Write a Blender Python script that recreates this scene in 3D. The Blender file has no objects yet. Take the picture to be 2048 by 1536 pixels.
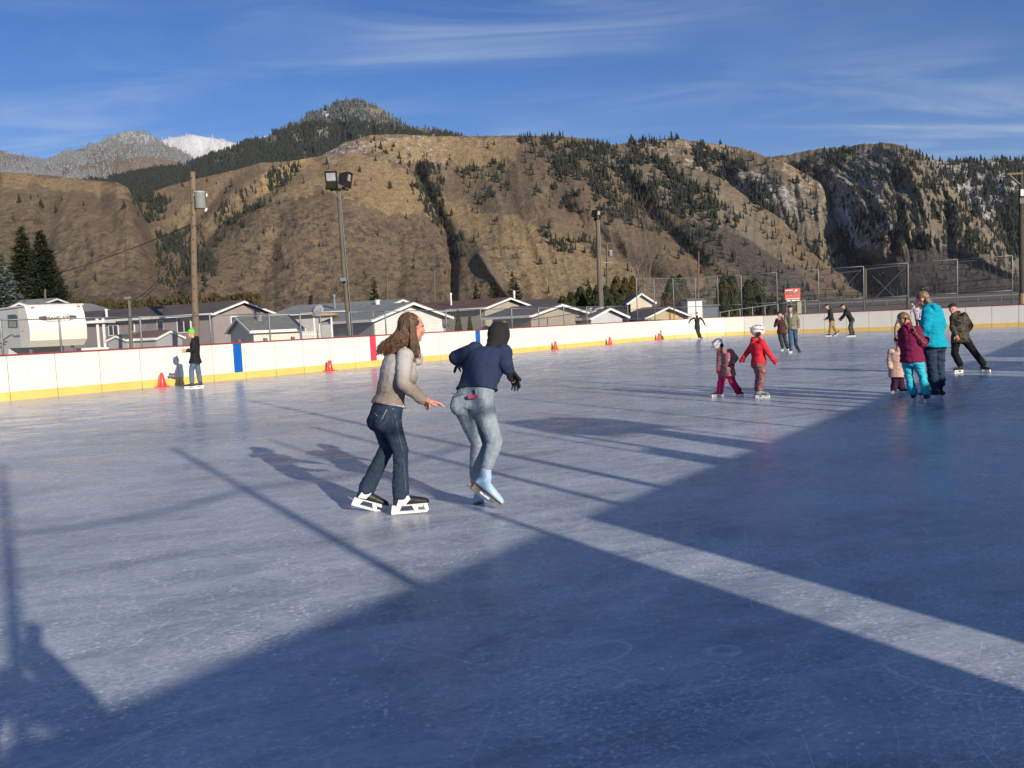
import bpy, bmesh, math, random
import numpy as np
from mathutils import Vector, Matrix

# ---------------------------------------------------------------- camera, world, sun
SC = bpy.context.scene
COL = SC.collection
W0, H0, FPX = 2048., 1536., 1717.
CX, CY, CAMH = 1024., 768., 1.42
ROLL = math.radians(2.6)
PITCH = math.atan((CY - 646) * math.cos(ROLL) / FPX)
SUN_AZ, SUN_EL = 149.0, 17.2          # degrees clockwise from +Y, towards the sun
CAM = np.array([0, 0, CAMH])
_fw = np.array([0, math.cos(PITCH), -math.sin(PITCH)])
_r0 = np.array([1., 0, 0]); _u0 = np.cross(_r0, _fw)
CR = math.cos(ROLL) * _r0 - math.sin(ROLL) * _u0
CU = math.sin(ROLL) * _r0 + math.cos(ROLL) * _u0
cd = bpy.data.cameras.new('camera'); cam = bpy.data.objects.new('camera', cd); COL.objects.link(cam)
cd.sensor_fit = 'HORIZONTAL'; cd.sensor_width = 36; cd.lens = 36 * FPX / W0
cd.clip_start = 0.05; cd.clip_end = 30000
M = Matrix(((CR[0], CU[0], -_fw[0], 0), (CR[1], CU[1], -_fw[1], 0), (CR[2], CU[2], -_fw[2], CAMH), (0, 0, 0, 1)))
cam.matrix_world = M
SC.camera = cam
SC.view_settings.view_transform = 'Standard'
SC.view_settings.look = 'None'
SC.view_settings.exposure = 0.34
SC.view_settings.gamma = 1.0
SC.view_settings.use_curve_mapping = False
SC.cycles.max_bounces = 5
SC.cycles.diffuse_bounces = 2
SC.cycles.glossy_bounces = 3
SC.cycles.transparent_max_bounces = 6

def build_world():
    w = bpy.data.worlds.new("World"); SC.world = w; w.use_nodes = True
    nt = w.node_tree; N = nt.nodes; L = nt.links
    bg = N['Background']
    sky = N.new('ShaderNodeTexSky'); sky.sky_type = 'NISHITA'; sky.sun_disc = False
    sky.sun_elevation = math.radians(SUN_EL); sky.sun_rotation = math.radians(SUN_AZ)
    sky.altitude = 600; sky.air_density = 1.0; sky.dust_density = 0.1; sky.ozone_density = 3.0
    tc = N.new('ShaderNodeTexCoord')
    # thin cirrus: streaks on a plane high above, seen in perspective
    sep = N.new('ShaderNodeSeparateXYZ'); L.new(tc.outputs['Generated'], sep.inputs[0])
    ad = N.new('ShaderNodeMath'); ad.operation = 'ADD'; ad.inputs[1].default_value = 0.12; L.new(sep.outputs[2], ad.inputs[0])
    mx = N.new('ShaderNodeMath'); mx.operation = 'MAXIMUM'; mx.inputs[1].default_value = 0.05; L.new(ad.outputs[0], mx.inputs[0])
    dx = N.new('ShaderNodeMath'); dx.operation = 'DIVIDE'; L.new(sep.outputs[0], dx.inputs[0]); L.new(mx.outputs[0], dx.inputs[1])
    dy = N.new('ShaderNodeMath'); dy.operation = 'DIVIDE'; L.new(sep.outputs[1], dy.inputs[0]); L.new(mx.outputs[0], dy.inputs[1])
    cb = N.new('ShaderNodeCombineXYZ'); L.new(dx.outputs[0], cb.inputs[0]); L.new(dy.outputs[0], cb.inputs[1])
    mp = N.new('ShaderNodeMapping'); mp.inputs['Rotation'].default_value = (0, 0, math.radians(24)); mp.inputs['Scale'].default_value = (.55, 1.9, 1); L.new(cb.outputs[0], mp.inputs[0])
    n1 = N.new('ShaderNodeTexNoise'); n1.inputs['Scale'].default_value = 1.6; n1.inputs['Detail'].default_value = 9; n1.inputs['Roughness'].default_value = .62; n1.inputs['Distortion'].default_value = .9
    L.new(mp.outputs[0], n1.inputs['Vector'])
    n2 = N.new('ShaderNodeTexNoise'); n2.inputs['Scale'].default_value = .8; n2.inputs['Detail'].default_value = 3; L.new(cb.outputs[0], n2.inputs['Vector'])
    r1 = N.new('ShaderNodeMapRange'); r1.inputs[1].default_value = .42; r1.inputs[2].default_value = .80; L.new(n1.outputs[0], r1.inputs[0])
    r2 = N.new('ShaderNodeMapRange'); r2.inputs[1].default_value = .36; r2.inputs[2].default_value = .66; L.new(n2.outputs[0], r2.inputs[0])
    mu = N.new('ShaderNodeMath'); mu.operation = 'MULTIPLY'; L.new(r1.outputs[0], mu.inputs[0]); L.new(r2.outputs[0], mu.inputs[1])
    ms = N.new('ShaderNodeMath'); ms.operation = 'MULTIPLY_ADD'; ms.inputs[1].default_value = .8; ms.inputs[2].default_value = .015; L.new(mu.outputs[0], ms.inputs[0])
    # paler, hazier band low over the horizon
    hz_ = N.new('ShaderNodeMapRange'); hz_.interpolation_type = 'SMOOTHSTEP'; hz_.inputs[1].default_value = .0; hz_.inputs[2].default_value = .34; hz_.inputs[3].default_value = .20; hz_.inputs[4].default_value = 0; L.new(sep.outputs[2], hz_.inputs[0])
    ad2 = N.new('ShaderNodeMath'); ad2.operation = 'ADD'; L.new(ms.outputs[0], ad2.inputs[0]); L.new(hz_.outputs[0], ad2.inputs[1]); ms = ad2
    tint = N.new('ShaderNodeMixRGB'); tint.blend_type = 'MULTIPLY'; tint.inputs[0].default_value = 1; tint.inputs[2].default_value = SKY_TINT; L.new(sky.outputs[0], tint.inputs[1])
    mix = N.new('ShaderNodeMixRGB'); mix.inputs[2].default_value = (7.5, 8.8, 10.6, 1)
    L.new(ms.outputs[0], mix.inputs[0]); L.new(tint.outputs[0], mix.inputs[1]); L.new(mix.outputs[0], bg.inputs['Color'])
    bg.inputs['Strength'].default_value = SKY_STR
SKY_TINT = (.37, .83, 1.43, 1)
SKY_STR = 0.058
build_world()
sd = bpy.data.lights.new('sun', 'SUN'); sun = bpy.data.objects.new('sun', sd); COL.objects.link(sun)
sd.energy = 5.0; sd.angle = math.radians(.53); sd.color = (1, .89, .74)
_a, _e = math.radians(SUN_AZ), math.radians(SUN_EL)
SUNV = Vector((math.sin(_a) * math.cos(_e), math.cos(_a) * math.cos(_e), math.sin(_e)))
sun.rotation_euler = SUNV.to_track_quat('Z', 'Y').to_euler()
sun.location = (40, -60, 40)

# ---------------------------------------------------------------- geometry of the view
def ray(px, py):
    return (px - CX) / FPX * CR - (py - CY) / FPX * CU + _fw
def gnd(px, py, z=0.):
    d = ray(px, py); return CAM + d * ((z - CAMH) / d[2])
def at(px, py, D):                       # point at distance D north of the camera
    d = ray(px, py); return CAM + d * (D / d[1])
def hzy(px): return 646 - (px - 1024) * math.tan(ROLL)
PHI = math.radians(36); PC, PS = math.cos(PHI), math.sin(PHI)
def R2W(u, v, z=0.): return (u * PC + v * PS, -u * PS + v * PC, z)
def plane_u(px, py, u0):
    d = ray(px, py); t = u0 / (d[0] * PC - d[1] * PS); return CAM + d * t
def plane_v(px, py, v0):
    d = ray(px, py); t = v0 / (d[0] * PS + d[1] * PC); return CAM + d * t
def to_uv(p): return p[0] * PC - p[1] * PS, p[0] * PS + p[1] * PC

# ---------------------------------------------------------------- materials
def _noise(N, L, vec, scale, det=5, rough=.6, dist=0.):
    n = N.new('ShaderNodeTexNoise'); n.inputs['Scale'].default_value = scale; n.inputs['Detail'].default_value = det
    n.inputs['Roughness'].default_value = rough; n.inputs['Distortion'].default_value = dist; L.new(vec, n.inputs['Vector']); return n.outputs[0]
def _range(N, L, v, a, b, c=0., d=1.):
    r = N.new('ShaderNodeMapRange'); r.inputs[1].default_value = a; r.inputs[2].default_value = b; r.inputs[3].default_value = c; r.inputs[4].default_value = d
    L.new(v, r.inputs[0]); return r.outputs[0]
def _mix(N, L, f, a, b, mode='MIX'):
    m = N.new('ShaderNodeMixRGB'); m.blend_type = mode
    for s, x in ((0, f), (1, a), (2, b)):
        if isinstance(x, (int, float)): m.inputs[s].default_value = x
        elif isinstance(x, (tuple, list)): m.inputs[s].default_value = (*x[:3], 1)
        else: L.new(x, m.inputs[s])
    return m.outputs[0]
def _math(N, L, op, a, b=None):
    m = N.new('ShaderNodeMath'); m.operation = op
    for s, x in ((0, a), (1, b)):
        if x is None: continue
        if isinstance(x, (int, float)): m.inputs[s].default_value = x
        else: L.new(x, m.inputs[s])
    return m.outputs[0]
def _bump(N, L, h, strength, dist, pb):
    b = N.new('ShaderNodeBump'); b.inputs['Strength'].default_value = strength; b.inputs['Distance'].default_value = dist
    L.new(h, b.inputs['Height']); L.new(b.outputs[0], pb.inputs['Normal'])
def newmat(name):
    m = bpy.data.materials.new(name); m.use_nodes = True
    nt = m.node_tree; pb = nt.nodes['Principled BSDF']
    tc = nt.nodes.new('ShaderNodeTexCoord')
    return m, nt.nodes, nt.links, pb, tc.outputs['Object']
def _map(N, L, v, sc=(1, 1, 1), rot=(0, 0, 0)):
    m = N.new('ShaderNodeMapping'); m.inputs['Scale'].default_value = sc; m.inputs['Rotation'].default_value = rot; L.new(v, m.inputs[0]); return m.outputs[0]
_MC = {}
def pm(name, c1, c2=None, scale=8., rough=.7, bump=0., metal=0., stretch=(1, 1, 1), spec=.4, bscale=None, coat=0., bdist=.01):
    if name in _MC: return _MC[name]
    m, N, L, pb, v = newmat(name); _MC[name] = m
    c2 = c2 or tuple(min(1, x * .72) for x in c1)
    vv = _map(N, L, v, stretch)
    f = _range(N, L, _noise(N, L, vv, scale), .32, .68)
    L.new(_mix(N, L, f, c1, c2), pb.inputs['Base Color'])
    pb.inputs['Roughness'].default_value = rough; pb.inputs['Metallic'].default_value = metal
    pb.inputs['Specular IOR Level'].default_value = spec
    if coat: pb.inputs['Coat Weight'].default_value = coat; pb.inputs['Coat Roughness'].default_value = .12
    if bump: _bump(N, L, _noise(N, L, vv, bscale or scale * 3, 4), bump, bdist, pb)
    return m
def siding(name, c, pitch=.12, vert=False, zax=True):
    if name in _MC: return _MC[name]
    m, N, L, pb, v = newmat(name); _MC[name] = m
    sp = N.new('ShaderNodeSeparateXYZ'); L.new(v, sp.inputs[0])
    z = _math(N, L, 'DIVIDE', sp.outputs[2], pitch); fr = _math(N, L, 'FRACT', z)
    n = _range(N, L, _noise(N, L, v, 1.3), .3, .7)
    base = _mix(N, L, n, c, tuple(x * .86 for x in c))
    L.new(_mix(N, L, _range(N, L, fr, .0, .16, .45, 0.), base, tuple(x * .5 for x in c)), pb.inputs['Base Color'])
    pb.inputs['Roughness'].default_value = .6
    _bump(N, L, fr, .8, .02, pb)
    return m
def roofing(name, c, sc=6.):
    if name in _MC: return _MC[name]
    m, N, L, pb, v = newmat(name); _MC[name] = m
    b = N.new('ShaderNodeTexVoronoi'); b.inputs['Scale'].default_value = sc; L.new(_map(N, L, v, (1, 1, 1.6)), b.inputs['Vector'])
    f = _range(N, L, _noise(N, L, v, .8), .3, .7)
    cc = _mix(N, L, f, c, tuple(x * .75 for x in c))
    L.new(_mix(N, L, .35, cc, _mix(N, L, 1., cc, b.outputs['Color'], 'MULTIPLY')), pb.inputs['Base Color'])
    pb.inputs['Roughness'].default_value = .9
    _bump(N, L, b.outputs['Distance'], .4, .02, pb)
    return m
def camo(name, cols, scale=9.):
    if name in _MC: return _MC[name]
    m, N, L, pb, v = newmat(name); _MC[name] = m
    n = _noise(N, L, v, scale, 2, .4, 1.1)
    r = N.new('ShaderNodeValToRGB'); r.color_ramp.interpolation = 'CONSTANT'
    e = r.color_ramp.elements; k = len(cols)
    e[0].position = 0; e[0].color = (*cols[0], 1); e[1].position = .36; e[1].color = (*cols[1], 1)
    for i, c in enumerate(cols[2:]):
        q = e.new(.44 + .09 * i); q.color = (*c, 1)
    L.new(n, r.inputs[0]); L.new(r.outputs[0], pb.inputs['Base Color']); pb.inputs['Roughness'].default_value = .8
    _bump(N, L, _noise(N, L, v, 25), .4, .01, pb)
    return m

WHITE = pm('white_trim', (.80, .79, .76), (.70, .69, .66), 3)
STEEL = pm('galvanised_steel', (.25, .26, .27), (.18, .19, .20), 12, .5, metal=.4)
DARKGLASS = pm('window_glass', (.02, .025, .03), (.045, .05, .06), 1.5, .08, spec=.8)
POLEWOOD = pm('pole_wood', (.21, .155, .10), (.13, .095, .06), 3, .85, .5, stretch=(7, 7, .35))
POLEGREY = pm('weathered_pole_wood', (.16, .135, .09), (.09, .075, .055), 3, .85, .5, stretch=(7, 7, .35))
DARKMETAL = pm('dark_bronze_metal', (.045, .038, .032), (.03, .025, .02), 8, .45, metal=.4)
CABLE = pm('black_cable', (.03, .03, .03), rough=.6)
TRUNK = pm('bark', (.10, .075, .055), (.06, .045, .035), 6, .9, .6)

# ---------------------------------------------------------------- object helpers
def tag(o, label=None, cat=None, group=None, kind=None):
    if label: o['label'] = label
    if cat: o['category'] = cat
    if group: o['group'] = group
    if kind: o['kind'] = kind
    return o
def empty(name, loc=(0, 0, 0), rz=0.):
    o = bpy.data.objects.new(name, None); o.location = loc; o.rotation_euler = (0, 0, rz); COL.objects.link(o); return o
def link(name, me, mt=None, parent=None, smooth=False):
    if mt is not None and not me.materials: me.materials.append(mt)
    if smooth:
        me.polygons.foreach_set('use_smooth', np.ones(len(me.polygons), bool))
    o = bpy.data.objects.new(name, me); COL.objects.link(o)
    if parent is not None: o.parent = parent
    return o
def copy_tree(o, parent=None):
    c = o.copy(); COL.objects.link(c)
    if parent is not None: c.parent = parent
    for ch in [x for x in bpy.data.objects if x.parent == o]: copy_tree(ch, c)
    return c
class MB:                                 # collects shapes for ONE mesh
    def __init__(s): s.v = []; s.f = []
    def add(s, vs, fs):
        o = len(s.v); s.v += [tuple(map(float, p)) for p in vs]; s.f += [tuple(i + o for i in f) for f in fs]; return s
    def box(s, c, d, rz=0., ax=None):
        x, y, z = d[0] / 2, d[1] / 2, d[2] / 2
        if ax is None:
            ca, sa = math.cos(rz), math.sin(rz); ax = ((ca, sa, 0), (-sa, ca, 0), (0, 0, 1))
        A = [np.array(a, float) for a in ax]; c = np.array(c, float); vs = []
        for k in (-1, 1):
            for j in (-1, 1):
                for i in (-1, 1): vs.append(c + A[0] * x * i + A[1] * y * j + A[2] * z * k)
        return s.add(vs, [(0, 2, 3, 1), (4, 5, 7, 6), (0, 1, 5, 4), (2, 6, 7, 3), (0, 4, 6, 2), (1, 3, 7, 5)])
    def tube(s, pts, rad, n=8, caps=True):
        P = [np.array(p, float) for p in pts]; R = rad if hasattr(rad, '__len__') else [rad] * len(P)
        o = len(s.v); prev = None; vs = []; fs = []
        for i, p in enumerate(P):
            t = P[min(i + 1, len(P) - 1)] - P[max(i - 1, 0)]; t = t / (np.linalg.norm(t) + 1e-12)
            if prev is None:
                a = np.array([0, 0, 1.]) if abs(t[2]) < .9 else np.array([1., 0, 0]); a = a - t * (a @ t)
            else: a = prev - t * (prev @ t)
            a /= np.linalg.norm(a) + 1e-12; prev = a; b = np.cross(t, a)
            for k in range(n):
                q = 2 * math.pi * k / n; vs.append(p + R[i] * (math.cos(q) * a + math.sin(q) * b))
        for i in range(len(P) - 1):
            for k in range(n):
                k2 = (k + 1) % n; fs.append((i * n + k, i * n + k2, (i + 1) * n + k2, (i + 1) * n + k))
        if caps: fs.append(tuple(range(n))[::-1]); fs.append(tuple(range((len(P) - 1) * n, len(P) * n)))
        return s.add(vs, fs)
    def loft(s, rings, caps=True):
        n = len(rings[0]); vs = [p for r in rings for p in r]; fs = []
        for i in range(len(rings) - 1):
            for k in range(n):
                k2 = (k + 1) % n; fs.append((i * n + k, i * n + k2, (i + 1) * n + k2, (i + 1) * n + k))
        if caps: fs.append(tuple(range(n))[::-1]); fs.append(tuple(range((len(rings) - 1) * n, len(rings) * n)))
        return s.add(vs, fs)
    def prism(s, poly, vec):
        n = len(poly); a = [np.array(p, float) for p in poly]; b = [p + np.array(vec, float) for p in a]
        return s.add(a + b, [tuple(range(n))[::-1], tuple(range(n, 2 * n))] + [(k, (k + 1) % n, n + (k + 1) % n, n + k) for k in range(n)])
    def lathe(s, c, prof, n=16, ax=None):
        c = np.array(c, float); A = ax or ((1, 0, 0), (0, 1, 0), (0, 0, 1)); A = [np.array(a, float) for a in A]
        return s.loft([[c + A[2] * z + r * (math.cos(2 * math.pi * k / n) * A[0] + math.sin(2 * math.pi * k / n) * A[1]) for k in range(n)] for r, z in prof])
    def ell(s, c, a, b, d, n=14, m=9):    # ellipsoid with three axis vectors
        c, a, b, d = (np.array(x, float) for x in (c, a, b, d)); rings = []
        for i in range(1, m):
            th = math.pi * i / m; rings.append([c - d * math.cos(th) + math.sin(th) * (a * math.cos(2 * math.pi * k / n) + b * math.sin(2 * math.pi * k / n)) for k in range(n)])
        o = len(s.v); s.loft(rings, caps=False); k0 = o; k1 = o + (m - 2) * n
        s.v += [tuple(c - d), tuple(c + d)]; a0 = len(s.v) - 2; a1 = a0 + 1
        for k in range(n):
            s.f.append((a0, k0 + (k + 1) % n, k0 + k)); s.f.append((a1, k1 + k, k1 + (k + 1) % n))
        return s
    def sph(s, c, r, n=12, m=8): return s.ell(c, (r, 0, 0), (0, r, 0), (0, 0, r), n, m)
    def cap(s, p0, p1, r0, r1, n=12):     # tapered capsule
        p0 = np.array(p0, float); p1 = np.array(p1, float); t = p1 - p0; l = np.linalg.norm(t) + 1e-9; t = t / l
        pts = []; rr = []
        for a in (80, 55, 28): pts.append(p0 - t * r0 * math.sin(math.radians(a))); rr.append(r0 * math.cos(math.radians(a)))
        for q in (0, .33, .66, 1): pts.append(p0 + t * l * q); rr.append(r0 + (r1 - r0) * q)
        for a in (28, 55, 80): pts.append(p1 + t * r1 * math.sin(math.radians(a))); rr.append(r1 * math.cos(math.radians(a)))
        return s.tube(pts, rr, n)
    def mesh(s, name):
        me = bpy.data.meshes.new(name); me.from_pydata(s.v, [], s.f); me.update(); return me
    def build(s, name, mt, parent=None, smooth=False):
        return link(name, s.mesh(name), mt, parent, smooth)
def np_mesh(name, V, F):                  # V (n,3), F (m,k) arrays
    me = bpy.data.meshes.new(name); V = np.ascontiguousarray(V, np.float32); F = np.ascontiguousarray(F, np.int32)
    me.vertices.add(len(V)); me.vertices.foreach_set('co', V.ravel())
    me.loops.add(F.size); me.loops.foreach_set('vertex_index', F.ravel())
    k = F.shape[1]; me.polygons.add(len(F)); me.polygons.foreach_set('loop_start', np.arange(0, F.size, k, dtype=np.int32))
    me.update(calc_edges=True); return me
# ---------------------------------------------------------------- mountains
def _h(i, j, s):
    i = i.astype(np.int64) & 0xffffffff; j = j.astype(np.int64) & 0xffffffff
    n = (i * 374761393 + j * 668265263 + s * 1442695041) & 0xffffffff
    n = ((n ^ (n >> 13)) * 1274126177) & 0xffffffff
    n = ((n ^ (n >> 15)) * 2246822519) & 0xffffffff
    return ((n ^ (n >> 16)) & 0xffffff) / float(0xffffff)
def vn(x, y, s=0):
    i = np.floor(x); j = np.floor(y); fx = x - i; fy = y - j
    fx = fx * fx * fx * (fx * (fx * 6 - 15) + 10); fy = fy * fy * fy * (fy * (fy * 6 - 15) + 10)
    a = _h(i, j, s); b = _h(i + 1, j, s); c = _h(i, j + 1, s); d = _h(i + 1, j + 1, s)
    return (a * (1 - fx) + b * fx) * (1 - fy) + (c * (1 - fx) + d * fx) * fy
def fbm(x, y, s=0, o=5, g=.5):
    r = 0; a = 1; t = 0
    for k in range(o): r = r + a * vn(x * 2 ** k + 17 * k, y * 2 ** k + 5 * k, s + k); t += a; a *= g
    return r / t
def ridged(x, y, s=0, o=5, g=.55):
    r = 0; a = 1; t = 0
    for k in range(o): r = r + a * (1 - np.abs(2 * vn(x * 2 ** k + 31 * k, y * 2 ** k, s + k) - 1)); t += a; a *= g
    return r / t
def inpoly(x, y, poly):
    r = np.zeros(x.shape, bool); n = len(poly)
    for i in range(n):
        x0, y0 = poly[i]; x1, y1 = poly[(i + 1) % n]
        if y0 == y1: continue
        c = ((y0 > y) != (y1 > y)) & (x < (x1 - x0) * (y - y0) / (y1 - y0) + x0); r ^= c
    return r
def soft(x, y, polys, blur=14, s=3):      # ragged edged polygon mask
    jx = x + (fbm(x / 22, y / 22, s, 3) - .5) * blur * 3; jy = y + (fbm(x / 22 + 50, y / 22, s + 9, 3) - .5) * blur * 3
    r = np.zeros(x.shape)
    for p in polys: r = np.maximum(r, inpoly(jx, jy, p[0]) * p[1])
    return r
def blur(A, n=3, it=2):
    for _ in range(it):
        for ax in (0, 1):
            B = np.pad(A, [(n, n) if k == ax else (0, 0) for k in (0, 1)], 'edge'); C = np.cumsum(B, axis=ax)
            C = np.concatenate([np.zeros_like(np.take(C, [0], ax)), C], ax); m = A.shape[ax]; w = 2 * n + 1
            A = (np.take(C, np.arange(w, w + m), ax) - np.take(C, np.arange(0, m), ax)) / w
    return A
def line_d(x, y, pts):
    d = np.full(x.shape, 1e9)
    for (x0, y0), (x1, y1) in zip(pts[:-1], pts[1:]):
        dx, dy = x1 - x0, y1 - y0; t = np.clip(((x - x0) * dx + (y - y0) * dy) / (dx * dx + dy * dy), 0, 1)
        d = np.minimum(d, np.hypot(x - x0 - t * dx, y - y0 - t * dy))
    return d

def mountain_mat():
    m, N, L, pb, v = newmat('mountain_ground')
    at_ = N.new('ShaderNodeAttribute'); at_.attribute_name = 'zone'
    sp = N.new('ShaderNodeSeparateColor'); L.new(at_.outputs['Color'], sp.inputs[0])
    a2 = N.new('ShaderNodeAttribute'); a2.attribute_name = 'tone'
    sp2 = N.new('ShaderNodeSeparateColor'); L.new(a2.outputs['Color'], sp2.inputs[0])
    big = _range(N, L, _noise(N, L, v, .012, 6, .65), .38, .62)
    vd = _map(N, L, v, (1, .42, .9))
    mid = _range(N, L, _noise(N, L, vd, .075, 8, .74, .6), .36, .64)
    fine = _range(N, L, _noise(N, L, vd, .55, 6, .8), .38, .62)
    g = _mix(N, L, mid, (.32, .24, .145), (.18, .137, .09))
    g = _mix(N, L, _math(N, L, 'MULTIPLY', big, .55), g, (.17, .127, .088))
    g = _mix(N, L, sp2.outputs[0], g, (.48, .345, .175))                # golden grass
    brush = _range(N, L, _noise(N, L, vd, .19, 7, .82, .4), .49, .56)
    g = _mix(N, L, _math(N, L, 'MULTIPLY', brush, _math(N, L, 'ADD', sp2.outputs[1], .42)), g, (.105, .086, .068))
    rk = _mix(N, L, mid, (.32, .27, .195), (.15, .127, .108))
    rk = _mix(N, L, _math(N, L, 'MULTIPLY', fine, .5), rk, (.32, .265, .165))
    sc_ = _mix(N, L, fine, (.145, .122, .102), (.105, .090, .078))
    c = _mix(N, L, _range(N, L, _math(N, L, 'ADD', sp.outputs[1], _math(N, L, 'MULTIPLY', mid, .5)), .62, .82), g, rk)
    c = _mix(N, L, _range(N, L, sp.outputs[2], .35, .65), c, sc_)
    c = _mix(N, L, _math(N, L, 'MULTIPLY', _range(N, L, fine, .0, 1.), .75), c, _mix(N, L, 1., c, (.45, .42, .40), 'MULTIPLY'))
    sn = _math(N, L, 'ADD', sp.outputs[0], _math(N, L, 'MULTIPLY', _noise(N, L, _map(N, L, v, (1, 1, .6)), .17, 8, .85), .9))
    c = _mix(N, L, _range(N, L, sn, .83, .90), c, (.50, .51, .54))
    L.new(c, pb.inputs['Base Color']); pb.inputs['Roughness'].default_value = .95; pb.inputs['Specular IOR Level'].default_value = .1
    hb = _math(N, L, 'ADD', _noise(N, L, v, .09, 7, .72), _math(N, L, 'MULTIPLY', _noise(N, L, v, .5, 4, .7), .25))
    b = N.new('ShaderNodeBump'); b.inputs['Strength'].default_value = .75; b.inputs['Distance'].default_value = 4.5
    L.new(hb, b.inputs['Height']); L.new(b.outputs[0], pb.inputs['Normal'])
    return m
MMAT = mountain_mat()
LAY = {}
def layer(name, x0, x1, sky, rf, rc, nx, nt, amp, lam, snow=(), rock=(), scree=(), gold=(), brush=(), gull=(), bulge=(), foot=None, gpow=1., seed=1, jag=2., rough_rock=0., label=None, slant=0.):
    """rf, rc: distance of the foot and of the crest along x (callable or number)"""
    xs = np.linspace(x0, x1, nx); ts = np.linspace(0, 1, nt)
    X, T = np.meshgrid(xs, ts)
    sx = np.array([p[0] for p in sky], float); sy = np.array([p[1] for p in sky], float)
    ys = np.interp(xs, sx, sy) + (fbm(xs / 9., xs * 0 + seed, seed, 4) - .5) * jag * 2
    hz = 646 - (xs - 1024) * math.tan(ROLL)
    yf = hz + 4 if foot is None else np.interp(xs, [p[0] for p in foot], [p[1] for p in foot])
    Y = yf[None, :] + (ys - yf)[None, :] * T
    RF = rf if np.isscalar(rf) else np.interp(xs, [p[0] for p in rf], [p[1] for p in rf])
    RC = rc if np.isscalar(rc) else np.interp(xs, [p[0] for p in rc], [p[1] for p in rc])
    D = RF + (RC - RF) * T ** gpow
    A = (X - CX) / FPX * float(np.mean(D)); Z = (hz[None, :] - Y) / FPX * D
    fade = np.clip((1 - T) * 6, 0, 1) * np.clip(T * 8, .15, 1)
    A2 = A + slant * Z
    dsp = (ridged(A2 / lam + .35 * fbm(A / lam, Z / lam, seed + 33, 2), Z / (lam * 5), seed, 5) - .5) * amp + (fbm(A / (lam * 3), Z / (lam * 3), seed + 40, 3) - .5) * amp * 2.2
    rk = blur(soft(X, Y, rock, 14, seed), 6, 3)
    A3 = A2 + lam * .5 * (fbm(A / (lam * .8), Z / (lam * 1.2), seed + 60, 3) - .5); Z3 = Z + lam * 2.5 * (fbm(A / (lam * .7), Z / (lam * 2), seed + 70, 3) - .5)
    dsp = dsp + (fbm(A3 / (lam * .16), Z / (lam * 1.1), seed + 90, 4, .6) - .5) * amp * .34
    if rough_rock: dsp = dsp + rk * rough_rock * (1.1 * (ridged(A3 / (lam * .34), Z3 / (lam * 3.2), seed + 7, 5, .6) - .55) + 1.0 * (fbm(A3 / (lam * .12), Z / (lam * .45), seed + 80, 4, .65) - .5))
    for pts, w, dep in gull: dsp = dsp - dep * np.exp(-(line_d(X, Y, pts) / w) ** 2)
    for (bx, by, wx, wy, hh) in bulge: dsp = dsp + hh * np.exp(-((X - bx) / wx) ** 2 - ((Y - by) / wy) ** 2)
    sc = blur(soft(X, Y, scree, 7, seed + 3), 6, 3)
    dsp = dsp * (1 - .8 * sc)
    D2 = D - dsp * fade
    # to world: ray through (X,Y) gives the height at the undisplaced distance
    dx = (X - CX) / FPX; dyy = (Y - CY) / FPX
    d = dx[..., None] * CR - dyy[..., None] * CU + _fw
    P = CAM + d * (D / d[..., 1])[..., None]
    q = P[..., :2] / np.linalg.norm(P[..., :2], axis=-1, keepdims=True)
    P[..., :2] += q * (D2 - D)[..., None]
    P[0, :, 2] = -6
    bk = []
    for k, (dd, zz) in enumerate(((.06, -.03), (.2, -.25), (.4, -1.05))):   # the far side falls away
        r = P[-1].copy(); r[:, :2] *= 1 + dd; r[:, 2] = r[:, 2] * (1 + zz); bk.append(r)
    PA = np.concatenate([P, np.array(bk)], 0)
    n1, n0 = PA.shape[:2]
    idx = np.arange(n0 * n1).reshape(n1, n0)
    F = np.stack([idx[:-1, :-1], idx[:-1, 1:], idx[1:, 1:], idx[1:, :-1]], -1).reshape(-1, 4)
    me = np_mesh(name, PA.reshape(-1, 3), F)
    z1 = np.zeros((n1, n0, 4)); z1[..., 3] = 1; z2 = z1.copy()
    z1[:nt, :, 0] = soft(X, Y, snow, 10, seed + 5); z1[:nt, :, 1] = rk; z1[:nt, :, 2] = sc
    z2[:nt, :, 0] = soft(X, Y, gold, 12, seed + 8); z2[:nt, :, 1] = soft(X, Y, brush, 16, seed + 11)
    z1[nt:] = z1[nt - 1]; z2[nt:] = z2[nt - 1]
    for nm, z in (('zone', z1), ('tone', z2)):
        ca = me.color_attributes.new(nm, 'FLOAT_COLOR', 'POINT'); ca.data.foreach_set('color', z.astype(np.float32).ravel())
    o = link(name, me, MMAT, None, True); tag(o, kind='structure', label=label)
    LAY[name] = (X, Y, P)
    return o

def conifer_lp(seed, h=1., r=.2, tiers=4, n=7):
    rs = random.Random(seed); V = []; F = []
    for k in range(tiers):
        z0 = h * (.08 + .80 * k / tiers); z1 = min(h, z0 + h * 1.5 / tiers) if k < tiers - 1 else h
        rr = r * (1 - .78 * k / tiers) * rs.uniform(.85, 1.15); o = len(V); ph = rs.random() * 6
        for j in range(n):
            a = 2 * math.pi * j / n + ph; q = rr * rs.uniform(.6, 1.2); V.append((q * math.cos(a), q * math.sin(a), z0 + rs.uniform(-.05, .05) * h))
        V.append((rs.uniform(-.01, .01), rs.uniform(-.01, .01), z1))
        for j in range(n): F.append((o + j, o + (j + 1) % n, o + n))
    return np.array(V), np.array(F)
LPF = [conifer_lp(20 + i, 1, .15 + .02 * (i % 5), 2, 5) for i in range(8)]
LP = [conifer_lp(i, 1, .13 + .028 * (i % 6), 3 + i % 3, 6) for i in range(8)]
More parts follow.
